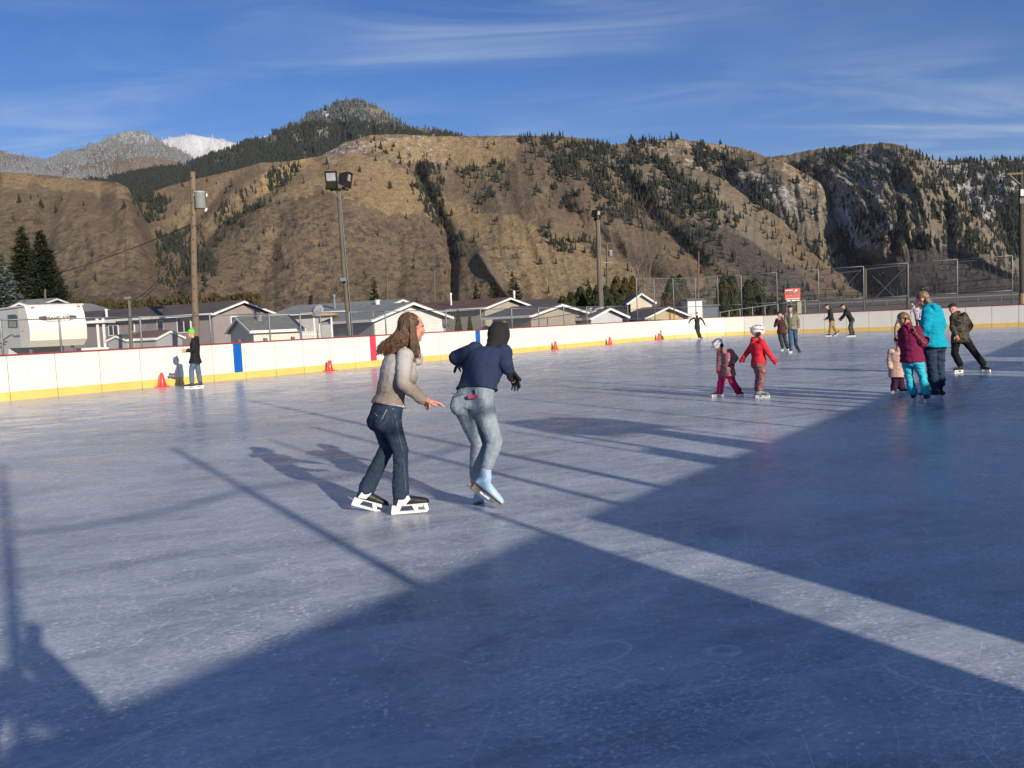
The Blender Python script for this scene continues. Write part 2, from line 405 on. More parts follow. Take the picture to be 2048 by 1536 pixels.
def tree_mat(name, a, b, c=None):
    m, N, L, pb, v = newmat(name)
    f = _range(N, L, _noise(N, L, v, .5, 5, .8), .35, .65); col = _mix(N, L, f, a, b)
    if c: col = _mix(N, L, _range(N, L, _noise(N, L, v, .22, 6, .85), .47, .60), col, c)
    L.new(col, pb.inputs['Base Color']); pb.inputs['Roughness'].default_value = .9; pb.inputs['Specular IOR Level'].default_value = .1
    return m
TM_DARK = tree_mat('hillside_needles', (.040, .045, .032), (.024, .029, .023))
TM_MIX = tree_mat('dusted_needles', (.045, .055, .045), (.028, .035, .032), (.20, .21, .22))
TM_SNOW = tree_mat('frosted_needles', (.17, .18, .19), (.07, .077, .08), (.36, .37, .375))
TM_WHITE = tree_mat('snowy_needles', (.60, .59, .57), (.34, .34, .35), (.72, .71, .69))
RNG = np.random.RandomState(7)
def scatter(lay, n, dens, hm, seed, crest=None):
    """positions on the layer's surface where the density function allows; hm(px,py)->height in m"""
    X, Y, P = LAY[lay]; rs = np.random.RandomState(seed); nt, nx = X.shape
    i = rs.rand(n) * (nt - 1.001); j = rs.rand(n) * (nx - 1.001)
    i0 = i.astype(int); j0 = j.astype(int); fi = (i - i0)[:, None]; fj = (j - j0)[:, None]
    def bl(A):
        A = A.reshape(nt, nx, -1); return (A[i0, j0] * (1 - fj) + A[i0, j0 + 1] * fj) * (1 - fi) + (A[i0 + 1, j0] * (1 - fj) + A[i0 + 1, j0 + 1] * fj) * fi
    px = bl(X)[:, 0]; py = bl(Y)[:, 0]; p = bl(P)
    clump = fbm(px / 26, py / 20, seed, 3)
    k = rs.rand(n) < dens(px, py) * np.clip((clump - .3) * 3.2, .12, 1.6)
    px, py, p = px[k], py[k], p[k]
    return p, hm(px, py) * rs.uniform(.55, 1.35, len(px)) * rs.uniform(.8, 1.15, len(px)), px, py
def stuff_trees(name, label, p, h, mt, lp=None, slim=1.):
    lp = lp or LP; print('trees', label, len(p))
    Vs = []; Fs = []; o = 0; rs = np.random.RandomState(len(p)); typ = rs.randint(0, 8, len(p)); ang = rs.rand(len(p)) * 6.28
    wd = rs.uniform(.8, 1.35, len(p)) * slim
    for t in range(8):
        k = np.where(typ == t)[0]
        if not len(k): continue
        V, F = lp[t]; c, s_ = np.cos(ang[k])[:, None], np.sin(ang[k])[:, None]
        hh = h[k][:, None]; w = hh * wd[k][:, None]
        x = (V[None, :, 0] * c - V[None, :, 1] * s_) * w + p[k, 0:1]; y = (V[None, :, 0] * s_ + V[None, :, 1] * c) * w + p[k, 1:2]
        z = V[None, :, 2] * hh + p[k, 2:3] - .05 * hh
        Vs.append(np.stack([x, y, z], -1).reshape(-1, 3)); Fs.append((F[None] + (np.arange(len(k)) * len(V))[:, None, None] + o).reshape(-1, 3)); o += len(k) * len(V)
    me = np_mesh(name, np.concatenate(Vs), np.concatenate(Fs))
    return tag(link(name, me, mt), label=label, kind='stuff')

VALT = [([(240, 372), (300, 385), (340, 400), (330, 440), (285, 452), (262, 410)], 1.0), ([(310, 470), (400, 450), (420, 500), (440, 540), (400, 600), (350, 620), (318, 560)], .85),
        ([(430, 420), (560, 330), (610, 330), (560, 400), (430, 500)], .5)]
# far white ridge, grey peak, forested peak
layer('snowy_ridge', 250, 680, [(250, 285), (318, 282), (340, 275), (385, 269), (430, 277), (470, 286), (500, 282), (540, 273), (600, 262), (680, 262)], 3600, 4600, 110, 40, 220, 420, snow=[([(0, 0), (900, 0), (900, 700), (0, 700)], .9)], foot=[(250, 420), (680, 420)], seed=3, jag=1)
layer('grey_peak', -260, 560, [(-260, 290), (-120, 280), (0, 301), (40, 312), (95, 324), (135, 305), (200, 286), (240, 266), (275, 262), (300, 270), (330, 290), (360, 303), (420, 330), (560, 360)], 2500, 3400, 200, 60, 200, 300,
      snow=[([(-300, 0), (600, 0), (600, 380), (-300, 380)], .33), ([(-300, 0), (600, 0), (600, 290), (-300, 300)], .42)], rock=[([(180, 240), (380, 240), (420, 320), (150, 330)], .5)], foot=[(-260, 400), (560, 430)], seed=5, jag=1.5)
layer('forested_peak', 120, 1080, [(120, 385), (230, 368), (300, 345), (400, 325), (450, 302), (540, 272), (590, 248), (620, 232), (650, 216), (690, 204), (725, 203), (760, 215), (785, 235), (805, 250), (860, 259), (910, 272), (960, 282), (1080, 290)], 1350, 2100, 260, 80, 130, 170,
      snow=[([(560, 190), (900, 190), (960, 300), (600, 330)], .34), ([(600, 225), (680, 215), (640, 260), (590, 262)], .62)], rock=[([(560, 190), (860, 190), (870, 290), (560, 300)], .9)], foot=[(120, 440), (1080, 440)], seed=8, jag=2, rough_rock=60)
# right side, from far to near
layer('far_right_ridge', 1780, 2420, [(1780, 330), (1860, 318), (1890, 319), (1930, 322), (1975, 319), (2048, 320), (2200, 330), (2420, 300)], 900, 1300, 200, 110, 60, 110,
      snow=[([(1700, 250), (2500, 250), (2500, 440), (1950, 440), (1860, 380)], .395)], rock=[([(1700, 250), (2500, 250), (2500, 600), (1700, 600)], .9)], seed=12, jag=3, rough_rock=30, slant=.25)
layer('right_ridge', 1080, 1760, [(1080, 300), (1180, 290), (1240, 288), (1290, 279), (1350, 277), (1420, 286), (1480, 294), (1530, 311), (1580, 330), (1640, 366), (1665, 410), (1700, 500), (1760, 600)], [(1080, 900), (1450, 800), (1560, 740), (1760, 660)], [(1080, 1200), (1450, 1100), (1560, 1000), (1760, 880)], 260, 120, 60, 110,
      snow=[([(1260, 270), (1500, 270), (1660, 380), (1640, 440), (1560, 440), (1420, 360), (1280, 300)], .35), ([(1440, 310), (1560, 370), (1600, 420), (1500, 400)], .385)],
      rock=[([(1380, 330), (1600, 380), (1760, 470), (1700, 560), (1500, 460)], .9)], gold=[([(1330, 275), (1500, 290), (1640, 360), (1600, 362), (1480, 312)], .6)], seed=15, jag=2, rough_rock=24, slant=.3)
layer('cliff_mountain', 1500, 2420, [(1500, 330), (1530, 316), (1560, 311), (1600, 304), (1650, 296), (1700, 292), (1740, 287), (1775, 285), (1805, 290), (1840, 306), (1862, 325), (1900, 365), (1950, 425), (2000, 480), (2060, 535), (2150, 575), (2420, 600)],
      [(1500, 860), (1600, 820), (1700, 720), (1800, 620), (2048, 500), (2420, 420)], [(1500, 1150), (1600, 1120), (1700, 1040), (1800, 950), (2048, 720), (2420, 540)], 460, 230, 40, 66,
      snow=[([(1640, 310), (1700, 292), (1800, 300), (1800, 380), (1700, 420), (1640, 400)], .36), ([(1660, 370), (1760, 350), (1780, 460), (1740, 510), (1700, 500), (1670, 440)], .38), ([(1660, 420), (1690, 430), (1735, 500), (1722, 502)], .6)],
      rock=[([(1560, 290), (1900, 285), (2100, 520), (2100, 560), (1900, 530), (1700, 520), (1640, 500), (1560, 440)], 1.)],
      scree=[([(1640, 430), (1665, 440), (1760, 530), (1830, 620), (1560, 620), (1500, 520), (1560, 480)], 1.), ([(1830, 480), (1900, 500), (2048, 560), (2420, 640), (1800, 640), (1760, 520)], .9)],
      gull=[([(1640, 350), (1660, 420), (1720, 500)], 12, 24), ([(1790, 360), (1800, 430), (1790, 500)], 10, 16), ([(1890, 400), (1900, 470), (1900, 520)], 10, 16)],
      seed=21, jag=2.5, rough_rock=30, slant=.35)
layer('brown_hill', 230, 1760, [(230, 455), (262, 425), (285, 392), (330, 374), (400, 356), (470, 340), (520, 325), (580, 322), (640, 312), (690, 285), (740, 270), (800, 268), (860, 272), (920, 272), (1020, 271), (1060, 272), (1100, 270), (1150, 275), (1180, 278), (1240, 296), (1300, 311), (1380, 333), (1440, 356), (1500, 398), (1560, 436), (1620, 500), (1680, 560), (1760, 610)],
      [(230, 440), (900, 520), (1300, 500), (1760, 460)], [(230, 760), (600, 840), (900, 930), (1200, 860), (1500, 700), (1760, 580)], 620, 220, 28, 90,
      snow=[([(700, 272), (860, 272), (920, 300), (880, 340), (760, 330), (700, 300)], .335), ([(900, 268), (1040, 270), (1000, 300), (900, 310)], .315), ([(640, 306), (760, 268), (740, 300), (660, 330)], .36), ([(895, 470), (930, 470), (918, 560), (900, 560)], .2)],
      rock=[([(1150, 272), (1300, 308), (1440, 356), (1560, 440), (1600, 560), (1480, 520), (1400, 450), (1250, 370), (1150, 320)], .62), ([(930, 500), (980, 470), (1040, 520), (1060, 590), (930, 600)], .45), ([(400, 470), (700, 440), (880, 460), (890, 620), (300, 620)], .25)],
      scree=[([(1340, 430), (1480, 470), (1600, 540), (1640, 610), (1560, 600), (1480, 540), (1380, 490)], .9)],
      gold=[([(700, 420), (900, 400), (1100, 470), (1420, 600), (1060, 600), (940, 480), (860, 440)], .55), ([(560, 330), (720, 300), (860, 380), (860, 440), (640, 400), (480, 440), (440, 460)], .55), ([(700, 275), (1040, 275), (1040, 330), (800, 330)], .6)],
      brush=[([(380, 470), (560, 420), (900, 460), (940, 620), (240, 620)], .55), ([(1240, 340), (1500, 420), (1600, 600), (1420, 560)], .4), ([(940, 480), (1050, 500), (1060, 620), (930, 620)], .6)],
      gull=[([(830, 330), (862, 400), (893, 460), (905, 520), (903, 600)], 10, 26), ([(600, 330), (520, 390), (420, 460), (370, 540), (330, 620)], 22, 40), ([(1100, 400), (1200, 480), (1300, 560)], 20, 16),
            ([(1230, 330), (1290, 420), (1400, 520)], 16, 18), ([(470, 340), (400, 420), (330, 470)], 16, 25), ([(960, 520), (1020, 600)], 10, -16), ([(770, 430), (800, 520), (790, 600)], 18, 12), ([(560, 450), (540, 530), (500, 610)], 20, 12)],
      bulge=[(640, 430, 150, 110, 55), (990, 530, 60, 60, 14), (1130, 400, 120, 90, 20), (400, 560, 80, 60, 20)], seed=30, jag=1.2, rough_rock=16, slant=.25)
layer('left_hill', -420, 420, [(-420, 320), (-200, 330), (0, 344), (60, 348), (110, 352), (180, 360), (232, 364), (255, 375), (268, 396), (290, 440), (320, 500), (360, 570), (420, 620)], 380, [(-420, 700), (200, 760), (420, 560)], 320, 130, 34, 90,
      gold=[([(0, 340), (255, 368), (262, 400), (120, 380), (0, 375)], .5)], brush=[([(-100, 430), (120, 440), (330, 520), (420, 640), (-100, 640)], .45), ([(0, 430), (70, 420), (90, 500), (0, 520)], .8)],
      gull=[([(90, 380), (100, 440), (80, 520)], 22, 16), ([(190, 400), (230, 470), (250, 560)], 24, 16)], bulge=[(200, 480, 70, 80, 22)], seed=41, jag=1., slant=-.15)

def dens_poly(polys, base=0.):
    return lambda x, y: np.maximum(soft(x, y, polys, 8, 77), base)
# trees of the far slopes
p, h, _, _ = scatter('snowy_ridge', 9000, lambda x, y: (y < 372) * .9, lambda x, y: 15 + 0 * x, 1)
stuff_trees('frosted_forest', 'snow white forest covering the farthest rounded ridge', p, h, TM_WHITE, LPF)
p, h, _, _ = scatter('grey_peak', 40000, lambda x, y: np.where(inpoly(x, y, [(215, 330), (300, 316), (375, 328), (350, 350), (225, 352)]), .04, 1.) * (y < 395), lambda x, y: 15 + 0 * x, 2)
stuff_trees('frosted_forest', 'frost dusted grey forest on the pointed peak at left', p, h, TM_SNOW, LPF)
FPK = [([(120, 340), (480, 290), (640, 300), (800, 330), (900, 420), (120, 440)], 1.), ([(540, 262), (700, 195), (800, 240), (960, 270), (960, 300), (600, 320)], .62)]
p, h, px, py = scatter('forested_peak', 62000, lambda x, y: dens_poly(FPK)(x, y) * np.where(inpoly(x, y, [(665, 222), (770, 222), (760, 248), (675, 250)]), .25, 1), lambda x, y: 12.5 + 0 * x, 3)
up = py < 262 + (px - 700) ** 2 * .0003
stuff_trees('mountain_forest', 'dark conifer forest below the highest rounded peak', p[~up], h[~up], TM_DARK, LPF)
stuff_trees('mountain_forest', 'lightly frosted conifers around the highest rounded summit', p[up], h[up], TM_MIX, LPF)
p, h, _, _ = scatter('far_right_ridge', 26000, lambda x, y: .8 * (y < 520), lambda x, y: 8 + 0 * x, 4)
stuff_trees('mountain_forest', 'conifers on the snowy slope behind the cliff mountain at far right', p, h, TM_DARK, LPF)
p, h, _, _ = scatter('right_ridge', 20000, lambda x, y: np.maximum(soft(x, y, [([(1240, 282), (1300, 272), (1370, 276), (1330, 292), (1260, 305)], .9), ([(1390, 285), (1520, 340), (1560, 440), (1440, 380), (1390, 330)], .75)], 5, 5), .05), lambda x, y: 8 + 0 * x, 5)
stuff_trees('mountain_forest', 'conifers in snow patches on the ridge right of centre', p, h, TM_DARK)
CL = [([(1590, 335), (1640, 312), (1700, 296), (1712, 306), (1672, 345), (1640, 364), (1600, 350)], 1.5), ([(1640, 300), (1900, 300), (2100, 540), (1900, 500), (1700, 500), (1600, 440)], .32), ([(1600, 480), (1680, 500), (1760, 540), (1790, 600), (1600, 616), (1570, 560)], .55)]
p, h, _, _ = scatter('cliff_mountain', 26000, lambda x, y: np.maximum(soft(x, y, CL, 5, 6), .035), lambda x, y: 6.0 + 0 * x, 6)
stuff_trees('mountain_forest', 'dark conifers clinging to the snowy cliffs on the right', p, h, TM_DARK)
BH = [([(1035, 268), (1240, 290), (1330, 326), (1420, 385), (1480, 450), (1440, 460), (1340, 430), (1240, 410), (1110, 350), (1045, 300)], .70), ([(1040, 300), (1340, 420), (1480, 500), (1450, 560), (1300, 470), (1060, 400)], .26),
      ([(838, 330), (884, 338), (892, 420), (905, 470), (880, 470), (850, 430), (822, 385)], .9), ([(895, 460), (935, 465), (925, 520), (905, 520)], .8), ([(912, 340), (1012, 325), (1020, 395), (960, 412), (925, 385)], .55), ([(700, 280), (860, 300), (900, 345), (780, 350)], .10),
      ([(1080, 470), (1190, 485), (1190, 512), (1120, 508)], .8)] + VALT
p, h, px, py = scatter('brown_hill', 42000, lambda x, y: np.maximum(soft(x, y, BH, 7, 61), .012 + .03 * (x > 1150)), lambda x, y: np.interp(y, [270, 400, 560], [6.2, 6.0, 4.6]), 7)
p2, h2, qx, qy = scatter('left_hill', 2400, lambda x, y: np.maximum(soft(x, y, VALT[:2] + [([(40, 380), (70, 370), (80, 410), (50, 410)], .6)], 6, 9), .045) * (y > 355), lambda x, y: 6.2 + 0 * x, 8)
p = np.concatenate([p, p2]); h = np.concatenate([h, h2]); px = np.concatenate([px, qx]); py = np.concatenate([py, qy])
vis = np.where((py < 600) & (px > 2) & (px < 2040), h / np.linalg.norm(p[:, :2], axis=1), 0)
order = np.argsort(-vis); N1 = 290
CM = []
for t in range(8):
    me = np_mesh('hillside_conifer', *LP[t]); me.materials.append(TM_DARK); CM.append(me)
rs = random.Random(4)
for i in order[:N1]:
    o = link('hillside_conifer', CM[rs.randrange(8)]); s_ = float(h[i])
    o.location = (p[i, 0], p[i, 1], p[i, 2] - .05 * s_); w = s_ * rs.uniform(.85, 1.3); o.scale = (w, w, s_); o.rotation_euler = (0, 0, rs.uniform(0, 6))
    tag(o, 'small dark conifer standing apart on the brown grassy hillside', 'tree', 'lone conifers on the brown hills')
rest = order[N1:]
stuff_trees('hillside_conifers', 'dark conifers in bands and clumps over the brown hills', p[rest], h[rest], TM_DARK)
HAZE = 2.5e-5
# ---------------------------------------------------------------- ground, ice, boards, fences
def ice_mat():
    m, N, L, pb, v = newmat('rink_ice')
    vr = _map(N, L, v, (1, 1, 1), (0, 0, math.radians(-20)))
    st = _map(N, L, vr, (.42, 1.15, 1))
    big = _range(N, L, _noise(N, L, _map(N, L, vr, (.5, .9, 1)), .45, 7, .72, .8), .38, .62)
    mid = _range(N, L, _noise(N, L, st, 2.6, 8, .74, .7), .40, .62)
    # frost: fine scraped snow, in speckles and drawn out flecks
    fl = _noise(N, L, _map(N, L, vr, (9, 17, 1)), 1.2, 6, .8, 1.2)
    flk = _range(N, L, fl, .52, .66)
    spk = N.new('ShaderNodeTexVoronoi'); spk.inputs['Scale'].default_value = 26; spk.inputs['Randomness'].default_value = 1; L.new(v, spk.inputs['Vector'])
    sp = _range(N, L, spk.outputs['Distance'], .06, .30, 1, 0)
    spm = _math(N, L, 'MULTIPLY', sp, _range(N, L, _noise(N, L, v, 2.6, 7, .88), .46, .60))
    base = _mix(N, L, big, (.145, .185, .255), (.36, .41, .475))
    c = _mix(N, L, _math(N, L, 'MULTIPLY', mid, .55), base, (.57, .615, .67))
    grain = _range(N, L, _noise(N, L, _map(N, L, vr, (1, 1.5, 1)), 34, 5, .85), .50, .62)
    gm = _range(N, L, _noise(N, L, vr, 1.1, 7, .85, .6), .44, .60)
    c = _mix(N, L, _math(N, L, 'MULTIPLY', _math(N, L, 'MULTIPLY', grain, gm), .95), c, (.86, .87, .90))
    c = _mix(N, L, _math(N, L, 'MULTIPLY', _range(N, L, _noise(N, L, vr, 24, 5, .8), .52, .66), .35), c, (.13, .15, .22))
    c = _mix(N, L, _math(N, L, 'MULTIPLY', flk, _math(N, L, 'MULTIPLY', _range(N, L, big, 0, 1, .12, .75), .8)), c, (.66, .68, .74))
    c = _mix(N, L, _math(N, L, 'MULTIPLY', spm, .95), c, (.92, .93, .96))
    # skate cuts: long thin arcs = thin level lines of distorted waves
    cuts = None
    for i, (rot, sc, dist) in enumerate(((12, .55, 5), (-48, .42, 7), (71, .5, 6), (33, .8, 4))):
        w = N.new('ShaderNodeTexWave'); w.wave_type = 'BANDS'; w.inputs['Scale'].default_value = sc; w.inputs['Distortion'].default_value = dist
        w.inputs['Detail'].default_value = 1.2; w.inputs['Detail Scale'].default_value = .35; w.inputs['Phase Offset'].default_value = i * 2.1
        L.new(_map(N, L, v, (1, 1, 1), (0, 0, math.radians(rot))), w.inputs['Vector'])
        q = _range(N, L, w.outputs['Fac'], .9996, 1.0)
        msk = _range(N, L, _noise(N, L, _map(N, L, v, (1, 1, 1), (0, 0, rot)), .9 + .2 * i, 4, .7), .52, .60)
        q = _math(N, L, 'MULTIPLY', q, msk); cuts = q if cuts is None else _math(N, L, 'MAXIMUM', cuts, q)
    c = _mix(N, L, _math(N, L, 'MULTIPLY', cuts, .55), c, (.78, .80, .86))
    for i in range(3):
        n_ = _noise(N, L, _map(N, L, v, (1, 1, 1), (0, 0, i * 1.3)), .30 + .06 * i, 1, .4, .25)
        f_ = _math(N, L, 'ABSOLUTE', _math(N, L, 'SUBTRACT', _math(N, L, 'FRACT', _math(N, L, 'MULTIPLY', n_, 26 + 7 * i)), .5))
        q = _math(N, L, 'MULTIPLY', _range(N, L, f_, .0, .016, 1, 0), _range(N, L, _noise(N, L, _map(N, L, v, (1, 1, 1), (0, 0, i)), .8, 5, .75), .50, .60))
        c = _mix(N, L, _math(N, L, 'MULTIPLY', q, .62), c, (.80, .82, .87))
    dk = _range(N, L, _noise(N, L, _map(N, L, vr, (1.2, 3.2, 1)), 1.5, 5, .75), .62, .74)
    c = _mix(N, L, _math(N, L, 'MULTIPLY', dk, .35), c, (.15, .16, .21))
    L.new(c, pb.inputs['Base Color'])
    rg = _math(N, L, 'ADD', _range(N, L, mid, 0, 1, .12, .34), _math(N, L, 'MULTIPLY', flk, .3))
    L.new(rg, pb.inputs['Roughness']); pb.inputs['Specular IOR Level'].default_value = .35; pb.inputs['IOR'].default_value = 1.31
    h = _math(N, L, 'ADD', _math(N, L, 'MULTIPLY', fl, .6), _math(N, L, 'ADD', _math(N, L, 'MULTIPLY', spm, .5), _noise(N, L, _map(N, L, vr, (1, 3, 1)), 5, 5, .7)))
    b = N.new('ShaderNodeBump'); b.inputs['Strength'].default_value = .22; b.inputs['Distance'].default_value = .012
    L.new(h, b.inputs['Height']); L.new(b.outputs[0], pb.inputs['Normal'])
    return m
ICE = ice_mat()
GRD = pm('dry_ground', (.15, .12, .085), (.10, .085, .065), .35, .95, .6, bscale=3, bdist=.05)
g = MB()
R_ = 9000
g.add([(-R_, -R_, -.05), (R_, -R_, -.05), (R_, R_, -.05), (-R_, R_, -.05)], [(0, 1, 2, 3)]).build('ground', GRD).update_tag()
tag(bpy.data.objects['ground'], kind='structure')

UL, UN, VE, VB, RAD = -23.6, 2.3, 53.0, -8.0, 6.0          # the rink's four sides in its own axes
def rink_path(off=0., step=1.22):
    """stations (u, v, nu, nv, s) anticlockwise along left side, far corner, far end, near corner, near side"""
    pts = []
    def straight(a, b, nrm):
        n = max(1, round(math.dist(a, b) / step))
        for i in range(n): q = i / n; pts.append((a[0] + (b[0] - a[0]) * q, a[1] + (b[1] - a[1]) * q, *nrm))
    def arc(c, a0, a1):
        n = max(2, round(abs(a1 - a0) * RAD / step))
        for i in range(n): a = a0 + (a1 - a0) * i / n; pts.append((c[0] + RAD * math.cos(a), c[1] + RAD * math.sin(a), math.cos(a), math.sin(a)))
    straight((UL, VB), (UL, VE - RAD), (-1, 0)); arc((UL + RAD, VE - RAD), math.pi, math.pi / 2)
    straight((UL + RAD, VE), (UN - RAD, VE), (0, 1)); arc((UN - RAD, VE - RAD), math.pi / 2, 0)
    straight((UN, VE - RAD), (UN, VB), (1, 0)); pts.append((UN, VB, 1, 0))
    return [(u + nu * off, v + nv * off, nu, nv) for u, v, nu, nv in pts]
path = rink_path()
poly = [R2W(u, v, 0) for u, v, _, _ in rink_path(-.0, .6)]
g = MB(); g.add(poly, [tuple(range(len(poly)))[::-1]]); o = g.build('ice_sheet', ICE); tag(o, 'pale blue rink ice, scratched and frosted', kind='structure')

def board_mat(name, a, b, mark):
    m, N, L, pb, v = newmat(name); c = _mix(N, L, _range(N, L, _noise(N, L, v, 1.2), .3, .7), a, b)
    sc = _range(N, L, _noise(N, L, _map(N, L, v, (3, 3, 14)), 1.6, 6, .8, .5), .64, .70)
    c = _mix(N, L, _math(N, L, 'MULTIPLY', sc, .35), c, mark)
    pk = N.new('ShaderNodeTexVoronoi'); pk.inputs['Scale'].default_value = 2.3; L.new(v, pk.inputs['Vector']); c = _mix(N, L, _range(N, L, pk.outputs['Distance'], .05, .075, .55, 0), c, mark)
    L.new(c, pb.inputs['Base Color']); pb.inputs['Roughness'].default_value = .35; return m
BWHITE = board_mat('board_plastic', (.74, .70, .61), (.68, .645, .565), (.40, .38, .35))
BKICK = board_mat('kickplate_yellow', (.78, .53, .15), (.68, .45, .12), (.36, .25, .12))
BRAIL = pm('rail_maroon', (.30, .035, .045), (.20, .03, .035), 3, .45)
BBLUE = pm('board_blue_line', (.005, .11, .42), (.006, .09, .36), 4, .35)
BRED = pm('board_red_line', (.66, .05, .10), (.58, .04, .09), 4, .35)
rb = empty('rink_boards', R2W(UL, 20)); tag(rb, 'white rink boards with yellow kickplate and dark red top rail around the ice', 'rink boards')
inv = Matrix.Translation(rb.location).inverted()
def rel(o, root): o.parent = root; o.matrix_parent_inverse = Matrix.Translation(root.location).inverted(); return o
BH_ = 1.20
SUN_GAPS = [(2.37, 2.93), (16.75, 18.05), (21.15, 22.75)]  # openings cut in the unseen near boards to let sun strips through
def seg_box(mb, a, b, na, nb, z0, z1, t0, t1):
    P = []
    for (q, n) in ((a, na), (b, nb)):
        for z in (z0, z1):
            for t in (t0, t1): P.append(R2W(q[0] + n[0] * t, q[1] + n[1] * t, z))
    return mb.add(P, [(0, 1, 3, 2), (4, 6, 7, 5), (0, 4, 5, 1), (2, 3, 7, 6), (0, 2, 6, 4), (1, 5, 7, 3)])
shr = lambda a, b, e: ((a[0] + (b[0] - a[0]) * e, a[1] + (b[1] - a[1]) * e), (b[0] - (b[0] - a[0]) * e, b[1] - (b[1] - a[1]) * e))
rj = random.Random(3)
for i in range(len(path) - 1):
    a, b = path[i], path[i + 1]; A, B = (a[0], a[1]), (b[0], b[1]); na, nb = (a[2], a[3]), (b[2], b[3])
    if a[2] > .9 and abs(a[0] - UN) < .05:
        lo, hi = min(A[1], B[1]), max(A[1], B[1])
        if any(lo < g1 and hi > g0 for g0, g1 in SUN_GAPS):
            # shorten the panel to leave a gap for the sun strip
            for g0, g1 in SUN_GAPS:
                for s0, s1 in ((lo, min(hi, g0)), (max(lo, g1), hi)):
                    if lo < g1 and hi > g0 and s1 - s0 > .05:
                        rel(seg_box(MB(), (UN, s0), (UN, s1), na, na, .0, BH_, 0, .05).build('board_panel', BWHITE), rb)
            continue
    p0, p1 = shr(A, B, .0075); j = rj.uniform(0, .004)
    rel(seg_box(MB(), p0, p1, na, nb, .2, BH_ - .035, j, .03).build('board_panel', BWHITE), rb)
    rel(seg_box(MB(), p0, p1, na, nb, .0, .225, -.014, -.001).build('kick_plate', BKICK), rb)
    if i % 2 == 0 or a[2] * b[2] < .999:
        rel(seg_box(MB(), A, B, na, nb, BH_ - .04, BH_, -.022, .085).build('top_rail', BRAIL), rb)
        if i % 2 == 0 and not a[2] * b[2] < .999 and i + 2 < len(path) and not (abs(path[i + 1][2]) < .999 and abs(path[i + 1][3]) < .999):
            c = path[i + 1]; d = path[i + 2]; rel(seg_box(MB(), (c[0], c[1]), (d[0], d[1]), (c[2], c[3]), (d[2], d[3]), BH_ - .04, BH_, -.022, .085).build('top_rail', BRAIL), rb)
    elif not (i - 1 >= 0 and (i - 1) % 2 == 0 and path[i - 1][2] * a[2] >= .999):
        rel(seg_box(MB(), A, B, na, nb, BH_ - .04, BH_, -.022, .085).build('top_rail', BRAIL), rb)
    # frame behind the panels
    rel(seg_box(MB(), A, shr(A, B, .06)[0], na, na, -.04, BH_ - .05, .035, .12).build('frame_stud', STEEL), rb)
for px, mt, lb, hw in ((476, BBLUE, 'blue line stripe nearer the left edge', .16), (747, BRED, 'red centre line stripe', .16), (957, BBLUE, 'blue line stripe beside the grey jacket skater', .16)):
    p = plane_u(px, hzy(px) + 50, UL); _, v = to_uv(p)
    o = rel(seg_box(MB(), (UL, v - hw), (UL, v + hw), (-1, 0), (-1, 0), .226, BH_ - .041, -.006, -.0005).build('line_stripe', mt), rb); o['label'] = lb
# posts standing behind the boards, a little taller than them
for px in (477, 530, 585):
    p = plane_u(px, hzy(px), UL - .35); MB().box((p[0], p[1], .62), (.11, .11, 1.34), PHI).build('timber_post', POLEWOOD)
    o = bpy.data.objects[-1] if False else None
tp = [o for o in bpy.data.objects if o.name.startswith('timber_post')]
for o, lb in zip(tp, ('post top showing above the boards at the blue stripe', 'middle one of three short post tops above the boards by the grey shed', 'rightmost of three short post tops above the boards by the grey shed')): tag(o, 'brown timber ' + lb, 'post', 'timber posts behind the boards')

def fence(name, label, pts, h, post_r, mids, cell=.055, wire=.0028, z0=0.):
    """pts: list of (x, y) post positions"""
    root = empty(name, (pts[0][0], pts[0][1], 0)); tag(root, label, 'fence')
    for (x, y) in pts: rel(MB().tube([(x, y, -.05), (x, y, h - .01), (x, y, h + .03)], [post_r, post_r, post_r * .5], 8).build('post', STEEL, smooth=True), root)
    wm = MB()
    for a, b in zip(pts[:-1], pts[1:]):
        for z in [h] + mids: rel(MB().tube([(*a, z), (*b, z)], post_r * .62, 6).build('rail', STEEL, smooth=True), root)
        L_ = math.dist(a, b); d = ((b[0] - a[0]) / L_, (b[1] - a[1]) / L_); H_ = h - z0; k = int(L_ / cell)
        nrm = (-d[1], d[0])
        def seg(s0, za, s1, zb, of):
            # clip to the panel
            if s0 < 0: za += (zb - za) * (0 - s0) / (s1 - s0); s0 = 0
            if s1 > L_: zb = za + (zb - za) * (L_ - s0) / (s1 - s0); s1 = L_
            if s1 - s0 < .01: return
            P = []
            for s_, z in ((s0, za), (s1, zb)):
                for e in (-1, 1): P.append((a[0] + d[0] * (s_ + e * wire * .7) + nrm[0] * of, a[1] + d[1] * (s_ + e * wire * .7) + nrm[1] * of, z))
                P.append((a[0] + d[0] * s_ + nrm[0] * (of + wire), a[1] + d[1] * s_ + nrm[1] * (of + wire), z))
            wm.add(P, [(0, 1, 4, 3), (1, 2, 5, 4), (2, 0, 3, 5)])
        i0 = -int(H_ / cell) - 1
        for i in range(i0, k + 1):
            s0 = i * cell; seg(s0, z0, s0 + H_, h, .03); seg(s0, h, s0 + H_, z0, .034)
    o = rel(wm.build('wire_mesh', STEEL), root); o['kind'] = 'stuff'
    return root
UF = UL - 1.3
pl = []
for px in (-130, 5, 122, 283, 422, 540, 602, 700, 772, 893, 962, 1024, 1078, 1128, 1174, 1215, 1256):
    p = plane_u(px, hzy(px), UF); pl.append((float(p[0]), float(p[1])))
fence('chain_link_fence', 'low galvanised chain link fence behind the boards along the left side', pl, 2.13, .03, [], .06, .0028, .9)
